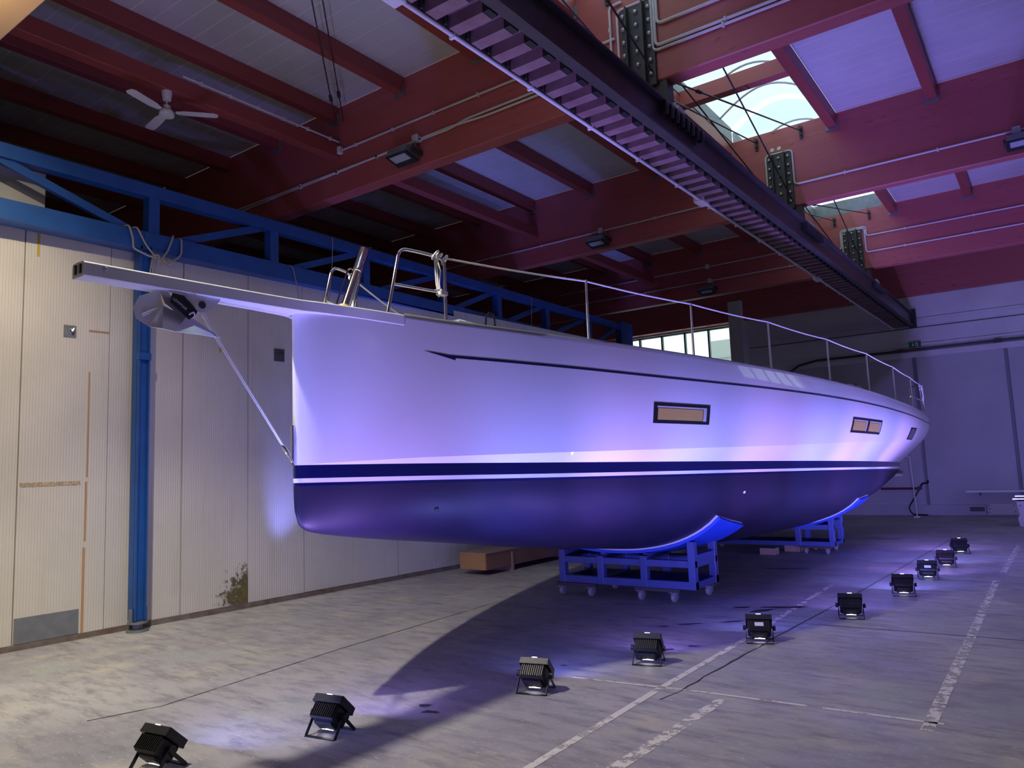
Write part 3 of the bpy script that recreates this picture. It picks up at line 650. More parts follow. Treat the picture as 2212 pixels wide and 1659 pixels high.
# knotted rope and cords on the truss
rp = thing('rope', 'grey rope knotted round the blue truss above the post', 'rope', (-8.28, 4.45, 4.3))
X = -8.27
bm = NB(); tube(bm, arc_pts([(-8.36, 4.15, 4.52), (X, 4.17, 4.52), (X, 4.22, 4.36), (X, 4.22, 4.26), (X+0.02, 4.40, 4.20), (X+0.03, 4.52, 4.19)], 0.04), 0.011, 8)
tube(bm, arc_pts([(-8.36, 4.24, 4.52), (X, 4.26, 4.52), (X+0.01, 4.36, 4.33), (X+0.03, 4.46, 4.21), (X+0.04, 4.56, 4.13)], 0.05), 0.011, 8)
tube(bm, arc_pts([(-8.36, 4.72, 4.52), (X, 4.70, 4.52), (X+0.01, 4.62, 4.30), (X+0.04, 4.52, 4.17)], 0.05), 0.011, 8)
tube(bm, arc_pts([(-8.36, 4.80, 4.52), (X, 4.80, 4.50), (X, 4.80, 4.31), (X+0.01, 4.74, 4.24), (X+0.04, 4.60, 4.16), (X+0.03, 4.50, 4.20)], 0.04), 0.011, 8); obj('rope_loops', bm, M['rope2'], rp)
bm = NB()
for c, rr, ph in (((X+0.03, 4.47, 4.20), 0.035, 0.3), ((X+0.035, 4.53, 4.16), 0.04, 1.2), ((X+0.03, 4.60, 4.18), 0.05, 2.0), ((X+0.04, 4.61, 4.16), 0.035, 0.8)):
    tube(bm, [(c[0]+0.02*math.sin(2*a+ph), c[1]+rr*math.cos(a), c[2]+rr*0.8*math.sin(a)) for a in [2*PI*q/14 for q in range(14)]], 0.012, 8, True)
obj('knot', bm, M['rope2'], rp)
bm = NB(); tube(bm, [(X, 4.45, 4.2), (-8.285, 4.43, 4.05), (-8.28, 4.425, 3.85), (-8.285, 4.44, 3.72)], 0.009, 8); tube(bm, [(X, 4.47, 4.2), (-8.285, 4.455, 4.05), (-8.28, 4.46, 3.85), (-8.285, 4.46, 3.74)], 0.009, 8); obj('rope_tail', bm, M['rope2'], rp)
def hang(label, pts, r=0.006):
    t = tag(obj('hanging_cord', (lambda b: (tube(b, arc_pts(pts, 0.05), r, 6), b)[1])(NB()), M['cord']), label, 'cord', 'cords hanging on the truss'); return t
hang('thin grey cord hanging from the lower truss chord right of the bow tip', [(-8.37, 6.33, 4.505), (-8.28, 6.42, 4.50), (-8.272, 6.47, 4.3), (-8.26, 6.52, 4.0), (-8.25, 6.56, 3.7)])
hang('long grey cord hanging over the truss left of the bow furler', [(-8.37, 7.1, 5.08), (-8.285, 7.14, 5.07), (-8.275, 7.12, 4.7), (-8.27, 7.06, 4.2), (-8.26, 6.95, 3.9)])
hang('thin grey cord hanging on the truss behind the first stanchion', [(-8.37, 12.2, 5.03), (-8.28, 12.25, 5.02), (-8.27, 12.2, 4.6), (-8.26, 12.1, 4.0)])

# ================================================================== YACHT
Xc, Y0, LN = -4.5, 3.5, 14.2
def itp(x, xs, ys):
    n = len(xs); h = [xs[i+1]-xs[i] for i in range(n-1)]; d = [(ys[i+1]-ys[i])/h[i] for i in range(n-1)]
    m = [d[0]] + [0 if d[i-1]*d[i] <= 0 else 2*d[i-1]*d[i]/(d[i-1]+d[i]) for i in range(1, n-1)] + [d[-1]]
    x = min(max(x, xs[0]), xs[-1]); i = 0
    while i < n-2 and x > xs[i+1]: i += 1
    t = (x-xs[i])/h[i]
    return (2*t**3-3*t**2+1)*ys[i]+(t**3-2*t**2+t)*h[i]*m[i]+(-2*t**3+3*t**2)*ys[i+1]+(t**3-t**2)*h[i]*m[i+1]
HP = dict(
    bs=([0, .04, .1, .2, .5, 1, 1.5, 2.5, 4, 5.5, 7, 8.5, 10, 12, 14.2], [.022, .075, .13, .195, .395, .66, .88, 1.22, 1.6, 1.9, 2.12, 2.27, 2.35, 2.4, 2.38]),
    zs=([0, .65, 1, 2.3, 5.3, 8.6, 11.9, 14.2], [2.885, 2.82, 2.785, 2.72, 2.64, 2.545, 2.43, 2.34]),
    zc=([0, .9, 3.4, 5.8, 8, 14.2], [1.705, 1.73, 1.748, 1.767, 1.80, 1.83]),
    zw=([0, .84, 1.86, 3.5, 6.26, 10.6, 14.2], [1.70, 1.682, 1.658, 1.626, 1.576, 1.495, 1.43]),
    fc=([0, .5, 1.5, 4, 8, 11, 14.2], [.95, .95, .95, .95, .95, .945, .925]),
    fw=([0, .5, 1.5, 4, 8, 11, 14.2], [.93, .92, .90, .88, .86, .82, .74]),
    zk=([0, .04, .12, .3, .8, 1.5, 2.5, 3.5, 5, 7, 9, 11, 12.5, 14.2], [1.36, 1.265, 1.215, 1.175, 1.095, 1.0, .855, .735, .575, .45, .42, .5, .62, .82]),
    n=([0, 2, 6, 10, 14.2], [2.0, 2.1, 2.3, 2.4, 2.2]))
def hv(k, y): return itp(y, *HP[k])
def hx(y, z):
    """half beam of the hull at distance y from the stem and height z"""
    zs, zc, zw, zk = hv('zs', y), hv('zc', y), hv('zw', y), hv('zk', y); bs = hv('bs', y); bc, bw = bs*hv('fc', y), bs*hv('fw', y)
    if z >= zc:
        t = max(0.0, (zs-z)/(zs-zc)); return bs+(bc-bs)*t**1.6 + (0.018*min(1, y/2)+0.030*min(1, max(0, (y-2.5)/4)))*math.sin(PI*t)
    if z >= zw:
        t = (zc-z)/max(1e-4, zc-zw); return bc+(bw-bc)*t
    if z <= zk: return 0.0
    q = (zw-z)/(zw-zk); n = hv('n', y); return bw*max(0.0, 1-max(0.0, q)**n)**(1/n)
stat = [0, .015, .04, .07, .11, .16, .22, .3, .4, .52, .66, .75, .82, .9] + [1.0+0.1*k for k in range(20)] + [3.0+0.2*k for k in range(54)] + [13.8, 14.0, 14.12, LN]
def zrows(y, kind):
    zs, zc, zw, zk = hv('zs', y), hv('zc', y), hv('zw', y), hv('zk', y)
    if kind == 'topside': return [zs+(zc-zs)*t/16 for t in range(17)] + [zc+(zw-zc)*t/3 for t in (1, 2, 3)]
    if kind == 'navy_band': return [zw-0.0955*t/2 for t in range(3)]
    if kind == 'stripe': return [zw-0.0955, zw-0.1275]
    if kind == 'pinstripe': return [zw-0.1275, zw-0.15]
    N = 16; q0 = 0.15/(zw-zk); n = hv('n', y); th0 = math.asin(min(1, q0**(n/2)))
    return [zw-(zw-zk)*math.sin(th0+(PI/2-th0)*k/N)**(2/n) for k in range(N+1)]
ya = thing('yacht', 'white sailing yacht with navy bottom standing on blue cradles', 'sailing yacht', (Xc, Y0, 0))
def hull_band(name, m, lab=None):
    bm = NB(); ends = []
    for s in (1, -1):
        rows = []
        for y in stat:
            # the transom corner is rounded in plan
            rr = 1.0-0.02*max(0, (y-13.8)/0.4)**2
            zz = zrows(y, name); rows.append([(Xc+s*hx(y, z)*rr, Y0+y, z) for z in zz])
        V = grid(bm, rows, flip=(s == -1)); ends.append((V[0], V[-1]))
    for idx in (0, 1):
        A, B = ends[0][idx], ends[1][idx]
        for i in range(len(A)-1):
            vs = [A[i], A[i+1], B[i+1], B[i]]
            try: bm.faces.new(vs if idx == 0 else list(reversed(vs)))
            except ValueError: pass
    bmesh.ops.remove_doubles(bm, verts=bm.verts, dist=0.0004)
    bmesh.ops.recalc_face_normals(bm, faces=bm.faces)
    o = obj(name, bm, m, ya, smooth=50, label=lab)
    return o
ht = hull_band('topside', M['hull'])
me = ht.data   # crisp chine
zcs = {}
for e in me.edges:
    a, b = me.vertices[e.vertices[0]].co, me.vertices[e.vertices[1]].co
    ya_, yb_ = a.y, b.y
    if abs(a.z-hv('zc', ya_)) < 2e-4 and abs(b.z-hv('zc', yb_)) < 2e-4 and abs(ya_-yb_) > 1e-4: e.use_edge_sharp = True
hull_band('navy_band', M['navy'], 'gloss navy boot band'); hull_band('stripe', M['hull'], 'white boot stripe'); hull_band('pinstripe', M['navy'], 'thin navy stripe'); hull_band('underbody', M['bottom'], 'matt navy underbody')
bm = NB(); grid(bm, [[(Xc-hv('bs', y)*0.995, Y0+y, hv('zs', y)-0.012), (Xc-hv('bs', y)*0.5, Y0+y, hv('zs', y)+0.02), (Xc, Y0+y, hv('zs', y)+0.03), (Xc+hv('bs', y)*0.5, Y0+y, hv('zs', y)+0.02), (Xc+hv('bs', y)*0.995, Y0+y, hv('zs', y)-0.012)] for y in stat])
bmesh.ops.recalc_face_normals(bm, faces=bm.faces); obj('deck', bm, M['deck'], ya)
for s in (1, -1):
    bm = NB(); rows = []
    for y in [0.66]+[q for q in stat if q > 0.7]+[LN+0.01]:
        b, z = hv('bs', y), hv('zs', y)
        rows.append([(Xc+s*(b+0.004), Y0+y, z-0.012), (Xc+s*(b+0.006), Y0+y, z+0.012), (Xc+s*(b-0.006), Y0+y, z+0.028), (Xc+s*(b-0.03), Y0+y, z+0.026), (Xc+s*(b-0.04), Y0+y, z-0.01)])
    grid(bm, rows); bmesh.ops.recalc_face_normals(bm, faces=bm.faces); obj('toe_rail', bm, M['rail'], ya)
# coachroof (low, behind the rail)
bm = NB(); prism(bm, [(Xc-0.55, Y0+3.0, 2.70), (Xc+0.55, Y0+3.0, 2.70), (Xc+1.0, Y0+9.5, 2.52), (Xc-1.0, Y0+9.5, 2.52)], (0, 0, 0.22)); obj('coachroof', bm, M['deck'], ya, 0)
# bowsprit moulding
def sw(y): return itp(y, [-1.52, -1.0, -0.3, 0, .1, .2, .5, .66], [.072, .078, .10, .125, .165, .212, .402, .491])
def st(y): return itp(y, [-1.52, 0, .66], [2.90, 2.905, 2.835])
bm = NB(); rows = []
for y in (-1.52, -1.2, -0.9, -0.6, -0.3, -0.1, 0, .05, .1, .15, .2, .3, .4, .5, .6, .66):
    a, t = sw(y), st(y); b = t-0.088
    rows.append([(Xc+px, Y0+y, pz) for px, pz in ((0, b+0.0), (a*0.8, b), (a-0.004, b+0.003), (a, b+0.007), (a, t-0.010), (a-0.004, t-0.004), (a-0.010, t), (0, t+0.004), (-a+0.010, t), (-a+0.004, t-0.004), (-a, t-0.010), (-a, b+0.007), (-a+0.004, b+0.003), (-a*0.8, b), (0, b))])
V = grid(bm, rows); bmesh.ops.remove_doubles(bm, verts=bm.verts, dist=0.0003)
bmesh.ops.holes_fill(bm, edges=bm.edges); bmesh.ops.recalc_face_normals(bm, faces=bm.faces); spr = obj('bowsprit', bm, M['sprit'], ya, smooth=22)
for x in (-0.028, 0.03): obj('sheave_slot', bx(Xc+x-0.012, Xc+x+0.012, Y0-1.528, Y0-1.45, 2.832, 2.892, 0.003), M['black'], spr, 0)
bm = NB(); lathe(bm, [(0.014, 0), (0.014, 0.006), (0.009, 0.009)], (Xc+0.072, Y0-1.40, 2.872), (1, 0, 0), 14); obj('pin', bm, M['stainless'], spr)
# anchor roller bracket, cover and bobstay
P_ = lambda dx, y, z: (Xc+dx, y, z)
for s in (1, -1):
    bm = NB(); prism(bm, [P_(s*0.055, 2.60, 2.825), P_(s*0.055, 2.86, 2.825), P_(s*0.055, 2.85, 2.80), P_(s*0.055, 2.79, 2.735), P_(s*0.055, 2.745, 2.705), P_(s*0.055, 2.70, 2.70), P_(s*0.055, 2.62, 2.785)], (0.007*s, 0, 0)); obj('roller_cheek', bm, M['sprit'], ya, 0)
bm = NB(); cyl(bm, P_(0, 2.722, 2.755), 0.025, 0.135, (1, 0, 0), 20); obj('roller_pin', bm, M['plate'], ya)
bm = NB(); cyl(bm, P_(0, 2.66, 2.75), 0.035, 0.085, (1, 0, 0), 18); obj('roller', bm, M['black'], ya)
bs_ = NB()
for dx in (-0.012, 0.014): tube(bs_, [P_(dx, 2.765, 2.705), P_(dx*0.6, 3.395, 1.845)], 0.005, 8)
bob = obj('bobstay', bs_, M['stainless'], ya)
bm = NB(); tube(bm, [P_(0, 3.39, 1.85), P_(0, 3.405, 1.83), P_(0, 3.445, 1.775), P_(0, 3.46, 1.755), P_(0, 3.49, 1.705)], 0.012, 10, taper=[0.008, 0.017, 0.017, 0.009, 0.009]); obj('turnbuckle', bm, M['chrome'], bob)
obj('chainplate', bx(Xc-0.006, Xc+0.006, 3.47, 3.502, 1.70, 1.99), M['chrome'], bob, 0)
# pulpits, stanchions, lifelines
for s, nm in ((1, 'port'), (-1, 'starboard')):
    q = lambda dx, y, z: (Xc+s*dx, y, z)
    bm = NB(); tube(bm, arc_pts([q(.40, 4.07, 2.84), q(.40, 4.215, 3.395), q(.44, 4.42, 3.395), q(.535, 4.60, 3.36), q(.535, 4.60, 2.80)], 0.07, 6), 0.0135, 12)
    pu = obj('pulpit', bm, M['chrome'], ya, label='polished pulpit rail at the bow, '+nm+' side')
    bm = NB(); tube(bm, [q(.40, 4.135, 3.09), q(.535, 4.60, 3.07)], 0.011, 10); obj('cross_bar', bm, M['chrome'], pu)
    obj('bracket', bx(Xc+s*.535-0.03, Xc+s*.535+0.03, 4.52, 4.60, 3.045, 3.075), M['white'], pu, 0)
    st_y = [(5.86, 2.72, 3.29), (7.36, 2.69, 3.252), (8.93, 2.66, 3.23), (10.68, 2.62, 3.193), (12.44, 2.57, 3.157), (14.2, 2.515, 3.096), (15.86, 2.46, 3.03)]
    line = [q(.535, 4.60, 3.365)]
    for (y, z0, z1) in st_y:
        x = hv('bs', y-Y0)*0.97
        bm = NB(); tube(bm, [q(x, y, z0-0.02), q(x, y, z0+0.03), q(x, y, z0+0.2), q(x, y, z1+0.012)], 0.012, 10, taper=[0.016, 0.013, 0.0125, 0.0105])
        obj('stanchion', bm, M['stainless'], ya); line.append(q(x, y, z1))
    yp = 17.25; xp = hv('bs', yp-Y0)*0.97; line.append(q(xp, yp, 2.98))
    pts = []
    for a, b in zip(line, line[1:]):
        a, b = Vector(a), Vector(b)
        for k in range(6):
            p = a.lerp(b, k/6); p.z -= 0.012*math.sin(PI*k/6)*(b-a).length/1.6; pts.append(p)
    pts.append(Vector(line[-1]))
    bm = NB(); tube(bm, pts, 0.0085, 8); obj('lifeline', bm, M['rope'], ya)
    bm = NB(); tube(bm, arc_pts([q(xp, yp, 2.38), q(xp, yp, 2.985), q(xp-0.25, yp+0.25, 2.97), q(xp-0.25, yp+0.25, 2.36)], 0.05), 0.013, 10)
    tube(bm, [q(xp, yp, 2.66), q(xp-0.06, yp-1.0, 2.70)], 0.01, 8); obj('pushpit', bm, M['chrome'], ya)
    bm = NB()
    for c in ((xp, yp, 2.96), (xp+0.005, yp+0.01, 2.9)): tube(bm, [q(c[0]+0.03*math.cos(a), c[1]+0.03*math.sin(a), c[2]+0.015*math.sin(2*a)) for a in [2*PI*k/10 for k in range(10)]], 0.011, 6, True)
    tube(bm, [q(xp+0.02, yp-0.02, 2.95), q(xp+0.03, yp, 2.75), q(xp+0.02, yp, 2.62), q(xp+0.03, yp, 2.48)], 0.014, 6); tube(bm, [q(xp-0.02, yp+0.02, 2.95), q(xp, yp, 2.72), q(xp+0.02, yp, 2.60)], 0.014, 6); obj('lashing', bm, M['rope'], ya)
# rope lashings on the pulpits
lash = {}
for s in (1, -1):
    bm = NB(); q = lambda dx, y, z: (Xc+s*dx, y, z)
    for (c, r) in ((( .50, 4.53, 3.385), 0.035), ((.515, 4.56, 3.37), 0.03), ((.535, 4.60, 3.34), 0.025), ((.53, 4.61, 3.36), 0.03)):
        tube(bm, [q(c[0]+r*math.cos(a)*0.6, c[1]+r*math.sin(a), c[2]+r*math.sin(a+0.8)) for a in [2*PI*k/10 for k in range(10)]], 0.008, 6, True)
    for dx, w_ in ((0.0, 0), (0.012, 1.5), (-0.012, 3)):
        tube(bm, [q(.50+dx, 4.53, 3.38), q(.51+dx+0.01*math.sin(w_), 4.54+dx, 3.25), q(.515+dx*1.4, 4.535, 3.14), q(.515+dx, 4.55, 3.07)], 0.007, 6)
    tube(bm, [q(.50, 4.52, 3.09), q(.53, 4.55, 3.10), q(.55, 4.56, 3.06), q(.51, 4.55, 3.04)], 0.009, 6, True)
    o = obj('rope', bm, M['rope']); lash[s] = o
    tag(o, 'white rope tied to the %s pulpit rail at the bow' % ('near' if s == 1 else 'far'), 'rope')
# furler tube
fu = thing('furler_drum', 'fat polished tube leaning aft on the foredeck', 'furler', (Xc, 3.98, 2.90))
a, b = Vector((Xc, 3.975, 2.885)), Vector((Xc, 4.215, 3.465)); d = (b-a).normalized()
bm = NB(); lathe(bm, [(0.038, 0.0), (0.038, 0.40), (0.043, 0.405), (0.043, 0.43), (0.041, 0.435), (0.041, (b-a).length), (0.03, (b-a).length+0.002)], a, d, 24); obj('tube', bm, M['chrome'], fu)
bm = NB(); lathe(bm, [(0.05, 0.03), (0.055, 0.035), (0.055, 0.065), (0.05, 0.07)], a, d, 20); obj('collar', bm, M['yellow'], fu)
bm = NB(); tube(bm, [a+d*0.42+Vector((.045, .01, 0)), a+d*0.2+Vector((.05, .03, 0)), a+d*0.02+Vector((.05, .05, 0))], 0.006, 6); tube(bm, arc_pts([a+d*0.44+Vector((-.045, -.02, 0)), a+d*0.45+Vector((-.09, -.03, 0)), a+d*0.1+Vector((-.09, -.03, 0))], 0.03), 0.007, 6); obj('furling_line', bm, M['chrome'], fu)
# hatch and loop on deck
hh = tag(obj('deck_hatch', (lambda b_: (box(b_, Xc+.20, Xc+.55, 4.75, 5.1, 2.80, 2.88, 0.02), b_)[1])(NB()), M['stainless']), 'polished hatch on the foredeck behind the pulpit', 'hatch')
lp = tag(obj('deck_loop', (lambda b_: (tube(b_, [(Xc+.74, 4.86, 2.76), (Xc+.745, 4.865, 2.88), (Xc+.76, 4.885, 2.915), (Xc+.785, 4.92, 2.90), (Xc+.79, 4.93, 2.74)], 0.008, 8), b_)[1])(NB()), M['black']), 'black hoop of hose standing on the foredeck edge', 'hose')
dg = thing('deck_gear', 'white deck blocks and black hose on the side deck aft', 'deck gear', (Xc+2.1, 12.2, 2.56))
for yy in (11.55, 12.0): obj('block', bx(Xc+2.08, Xc+2.16, yy, yy+0.28, 2.56, 2.64, 0.015), M['white'], dg, 0)
bm = NB(); tube(bm, arc_pts([(Xc+2.05, 11.2, 2.58), (Xc+2.08, 11.8, 2.67), (Xc+2.1, 12.4, 2.66), (Xc+2.12, 13.1, 2.56)], 0.3), 0.016, 8); obj('hose', bm, M['black'], dg)
# patches that follow the hull side
def hull_pt(y, z, off=0.004):
    e = 0.01; x = hx(y, z); dxy = (hx(y+e, z)-hx(y-e, z))/(2*e); dxz = (hx(y, z+e)-hx(y, z-e))/(2*e)
    n = Vector((1, -dxy, -dxz)).normalized(); return Vector((Xc+x, Y0+y, z))+n*off
def hpatch(name, lo, hi, ys, m, off, parent=ya, nz=3, label=None):
    bm = NB(); grid(bm, [[hull_pt(y, lo(y)+(hi(y)-lo(y))*k/nz, off) for k in range(nz+1)] for y in ys]); bmesh.ops.recalc_face_normals(bm, faces=bm.faces)
    for f in bm.faces:
        if f.normal.x < 0: f.normal_flip()
    return obj(name, bm, m, parent, label=label)
acz = lambda y: itp(y, [0.8, 1.0, 1.8, 3.34, 5.35, 7.06, 10.1, 14.2], [2.530, 2.518, 2.487, 2.445, 2.417, 2.389, 2.322, 2.18])
ys = [1.0+0.1*k for k in range(132)]
hpatch('accent_stripe', lambda y: acz(y)-0.011, lambda y: acz(y)+0.011, ys, M['navy'], 0.0014, nz=1, label='thin navy accent line')
hpatch('accent_arrow', lambda y: 2.556-0.068*(y-0.8)/0.235, lambda y: 2.558-0.036*(y-0.8)/0.235, [0.8+0.235*k/8 for k in range(9)], M['navy'], 0.0014, nz=1, label='navy arrow head of the accent line')
def port(y0, y1, z0, z1, label, panes, slope=0.0):
    zz = lambda y: slope*(y-y0)
    b = 0.031; n = 8; Y = lambda a, c: [a+(c-a)*k/n for k in range(n+1)]
    f = hpatch('hull_window', lambda y: z0+zz(y), lambda y: z1+zz(y), Y(y0, y1), M['black'], 0.003, label=label)
    L = (y1-y0)/panes
    for k in range(panes):
        a, c = y0+k*L+(0.05 if k == 0 else 0.04), y0+(k+1)*L-0.06
        hpatch('blind', lambda y: z0+b+0.004+zz(y), lambda y: z1-b-0.022+zz(y), Y(a+0.012, c-0.07*L), M['blind'], 0.005, f)
        hpatch('reveal', lambda y: z0+b+zz(y), lambda y: z1-b+zz(y), Y(c-0.06*L, c), M['hull'], 0.0055, f)
        hpatch('reveal', lambda y: z1-b-0.016+zz(y), lambda y: z1-b+zz(y), Y(a, c), M['hull'], 0.0055, f, 1)
        hpatch('pane', lambda y: z0+b+zz(y), lambda y: z1-b+zz(y), Y(a, c), M['portglass'], 0.008, f)
port(3.12, 4.01, 1.998, 2.197, 'long hull window with a tan blind', 1, -0.012)
port(7.75, 9.26, 1.935, 2.147, 'twin hull window with tan blinds', 2, -0.012)
hw = hpatch('hull_window', lambda y: 1.86, lambda y: 2.065, [11.55+0.62*k/4 for k in range(5)], M['black'], 0.006, label='small dark hull window near the stern')
hpatch('pane', lambda y: 1.88, lambda y: 2.045, [11.62+0.48*k/4 for k in range(5)], M['darkplate'], 0.009, hw)
for y, z, m in ((0.98, 1.32, 'black'), (5.06, 1.247, 'white')):
    c = hull_pt(y, z, 0); n = (hull_pt(y, z, 0.1)-c).normalized(); bm = NB(); lathe(bm, [(0.018, -0.01), (0.018, 0.008), (0.006, 0.012)], c, n, 12); obj('skin_fitting', bm, M[m], ya)
for y, z in ((1.81, 2.70), (7.5, 2.455)): hpatch('vent', lambda yy: z-0.004, lambda yy: z+0.004, [y, y+0.05, y+0.1], M['white'], 0.003, nz=1)

# ------------------------------------------------------------------ anchor
an = thing('anchor', 'polished stainless plough anchor hung under the bowsprit', 'anchor', (Xc, 2.6, 2.7))
A = dict(horn=(.030, 2.453, 2.816), b=(-.09, 2.390, 2.787), c=(-.11, 2.361, 2.712), d=(-.11, 2.379, 2.643), e=(-.07, 2.442, 2.593), ridge=(0, 2.492, 2.723), g=(.06, 2.461, 2.562), h=(.07, 2.531, 2.552),
         k=(.02, 2.637, 2.672), m=(.06, 2.549, 2.555), lip=(.025, 2.683, 2.614), tip=(0, 2.889, 2.565), und=(.05, 2.694, 2.557))
faces = [('horn', 'b', 'c', 'ridge'), ('ridge', 'c', 'd', 'e'), ('ridge', 'e', 'g'), ('ridge', 'g', 'h', 'k'), ('k', 'h', 'm', 'lip'), ('lip', 'm', 'und'), ('lip', 'und', 'tip')]
bm = NB(); V = {k: bm.verts.new((Xc+v[0], v[1], v[2])) for k, v in A.items()}
for f in faces: bm.faces.new([V[k] for k in f])
bmesh.ops.recalc_face_normals(bm, faces=bm.faces); bmesh.ops.solidify(bm, geom=list(bm.faces), thickness=0.007)
obj('fluke', bm, M['anchorsteel'], an, smooth=15)
bm = NB(); prism(bm, [(Xc-0.006, 2.465, 2.815), (Xc-0.006, 2.52, 2.815), (Xc-0.006, 2.70, 2.665), (Xc-0.006, 2.885, 2.57), (Xc-0.006, 2.68, 2.63), (Xc-0.006, 2.50, 2.74)], (0.014, 0, 0)); obj('shank', bm, M['anchorsteel'], an, 0)
bm = NB(); tube(bm, [(Xc-.075, 2.40, 2.665), (Xc+.0, 2.50, 2.725)], 0.010, 8); obj('roll_bar', bm, M['stainless'], an)
bm = NB(); prism(bm, [(Xc+.062, 2.517, 2.80), (Xc+.062, 2.589, 2.795), (Xc+.062, 2.685, 2.705), (Xc+.062, 2.67, 2.68), (Xc+.062, 2.63, 2.645), (Xc+.062, 2.60, 2.665), (Xc+.062, 2.499, 2.74)], (0.012, 0, 0)); cv = obj('roller_cover', bm, M['black'], ya, 0, label='black cover with small white lettering')
def text(s, size, m, loc, rot, parent, name='lettering', ext=0.0006):
    c = bpy.data.curves.new(name, 'FONT'); c.body = s; c.size = size; c.extrude = ext; c.align_x = 'CENTER'; c.align_y = 'CENTER'
    t = bpy.data.objects.new(name, c); COL.objects.link(t); dg_ = bpy.context.evaluated_depsgraph_get()
    me = bpy.data.meshes.new_from_object(t.evaluated_get(dg_)); bpy.data.objects.remove(t)
    me.transform(Matrix.Translation(Vector(loc)) @ rot.to_4x4()); me.transform(Matrix.Translation(-base_of(parent)))
    me.materials.clear(); me.materials.append(m); o = bpy.data.objects.new(name, me); COL.objects.link(o); o.parent = parent; BASE[o.name] = base_of(parent); return o
tdir = Vector((0, 0.145, -0.095)).normalized(); nrm = Vector((1, 0, 0)); upd = nrm.cross(tdir)
text('LEWMAR', 0.027, M['white'], (Xc+.0755, 2.562, 2.735), Matrix((tdir, upd, nrm)).transposed(), cv)
bm = NB(); tube(bm, [(Xc+.07+0.012*math.cos(t), 2.645+0.018*math.sin(t), 2.675+0.016*math.cos(t)) for t in [2*PI*k/12 for k in range(12)]], 0.006, 6, True); obj('shackle', bm, M['stainless'], an)

# ================================================================== CRADLES AND SKATES
def cradle(label, xs, yf, yb, z0, zmid, tops, dypad, padx, group, zr=0.09):
    cx = (xs[0]+xs[-1])/2; t = thing('boat_cradle', label, 'cradle', (cx, (yf+yb)/2, z0), group); W = 0.085
    for y in (yf, yb-W):
        obj('bottom_rail', bx(xs[0], xs[-1], y, y+W, z0, z0+zr, 0.004), M['blue2'], t, 0)
        obj('middle_rail', bx(xs[0], xs[-1], y+0.01, y+W-0.01, zmid, zmid+0.08, 0.004), M['blue2'], t, 0)
        for x, tp in zip(xs, tops):
            xx = min(max(x, xs[0]+W/2), xs[-1]-W/2); obj('post', bx(xx-W/2, xx+W/2, y-0.004, y+W+0.004, z0, tp, 0.004), M['blue2'], t, 0)
    for x in xs:
        xx = min(max(x, xs[0]+W/2), xs[-1]-W/2); obj('cross_rail', bx(xx-W/2+0.01, xx+W/2-0.01, yf+W, yb-W, z0+0.005, z0+zr-0.01), M['blue2'], t, 0)
        obj('cross_rail', bx(xx-W/2+0.01, xx+W/2-0.01, yf+W, yb-W, zmid, zmid+0.14), M['blue2'], t, 0)
    # curved pad that follows the hull bottom
    def bottom_z(y, x):
        lo, hi = hv('zk', y), hv('zw', y)
        for _ in range(30):
            mid = (lo+hi)/2
            if hx(y, mid) < x: lo = mid
            else: hi = mid
        return (lo+hi)/2
    for nm, d0, d1, ex, m in (('pad', -0.055, -0.02, 0.0, M['padblue']), ('pad_lining', -0.019, -0.003, 0.02, M['tape'])):
        bm = NB(); rows_t = []; rows_b = []
        N = 28
        for k in range(N+1):
            x = -padx+2*padx*k/N
            rt, rb = [], []
            for y in (yf-0.02-ex, (yf+yb)/2, yb+0.02+ex):
                dy = y-Y0; z = bottom_z(dy, abs(x)); e = 0.01; sl = (bottom_z(dy, abs(x)+e)-bottom_z(dy, max(0, abs(x)-e)))/(2*e if abs(x) > e else e); sl = max(0, min(sl, 1.6))
                nx = (1 if x > 0 else -1)*sl/math.sqrt(1+sl*sl); nz = -1/math.sqrt(1+sl*sl)
                rt.append((Xc+x-nx*d1, y, z-nz*d1)); rb.append((Xc+x-nx*d0, y, z-nz*d0))
            rows_t.append(rt); rows_b.append(rb)
        Vt = grid(bm, rows_t); Vb = grid(bm, rows_b)
        for i in range(N):
            for j in (0, 2): bm.faces.new((Vt[i][j], Vt[i+1][j], Vb[i+1][j], Vb[i][j]))
        for i in (0, N):
            for j in (0, 1): bm.faces.new((Vt[i][j], Vt[i][j+1], Vb[i][j+1], Vb[i][j]))
        bmesh.ops.recalc_face_normals(bm, faces=bm.faces); obj(nm, bm, m, t, smooth=30)
    return t
cradle('near blue steel boat cradle with curved pad under the hull', [-5.34, -4.74, -4.15, -3.50], 8.27, 8.98, 0.155, 0.40, [0.56, 0.50, 0.52, 0.70], 4.9, 1.31, 'boat cradles')
cradle('far blue steel boat cradle under the stern half', [-5.85, -5.25, -3.75, -3.16], 13.3, 13.98, 0.125, 0.40, [0.62, 0.42, 0.42, 0.62], 9.9, 1.76, 'boat cradles', 0.075)
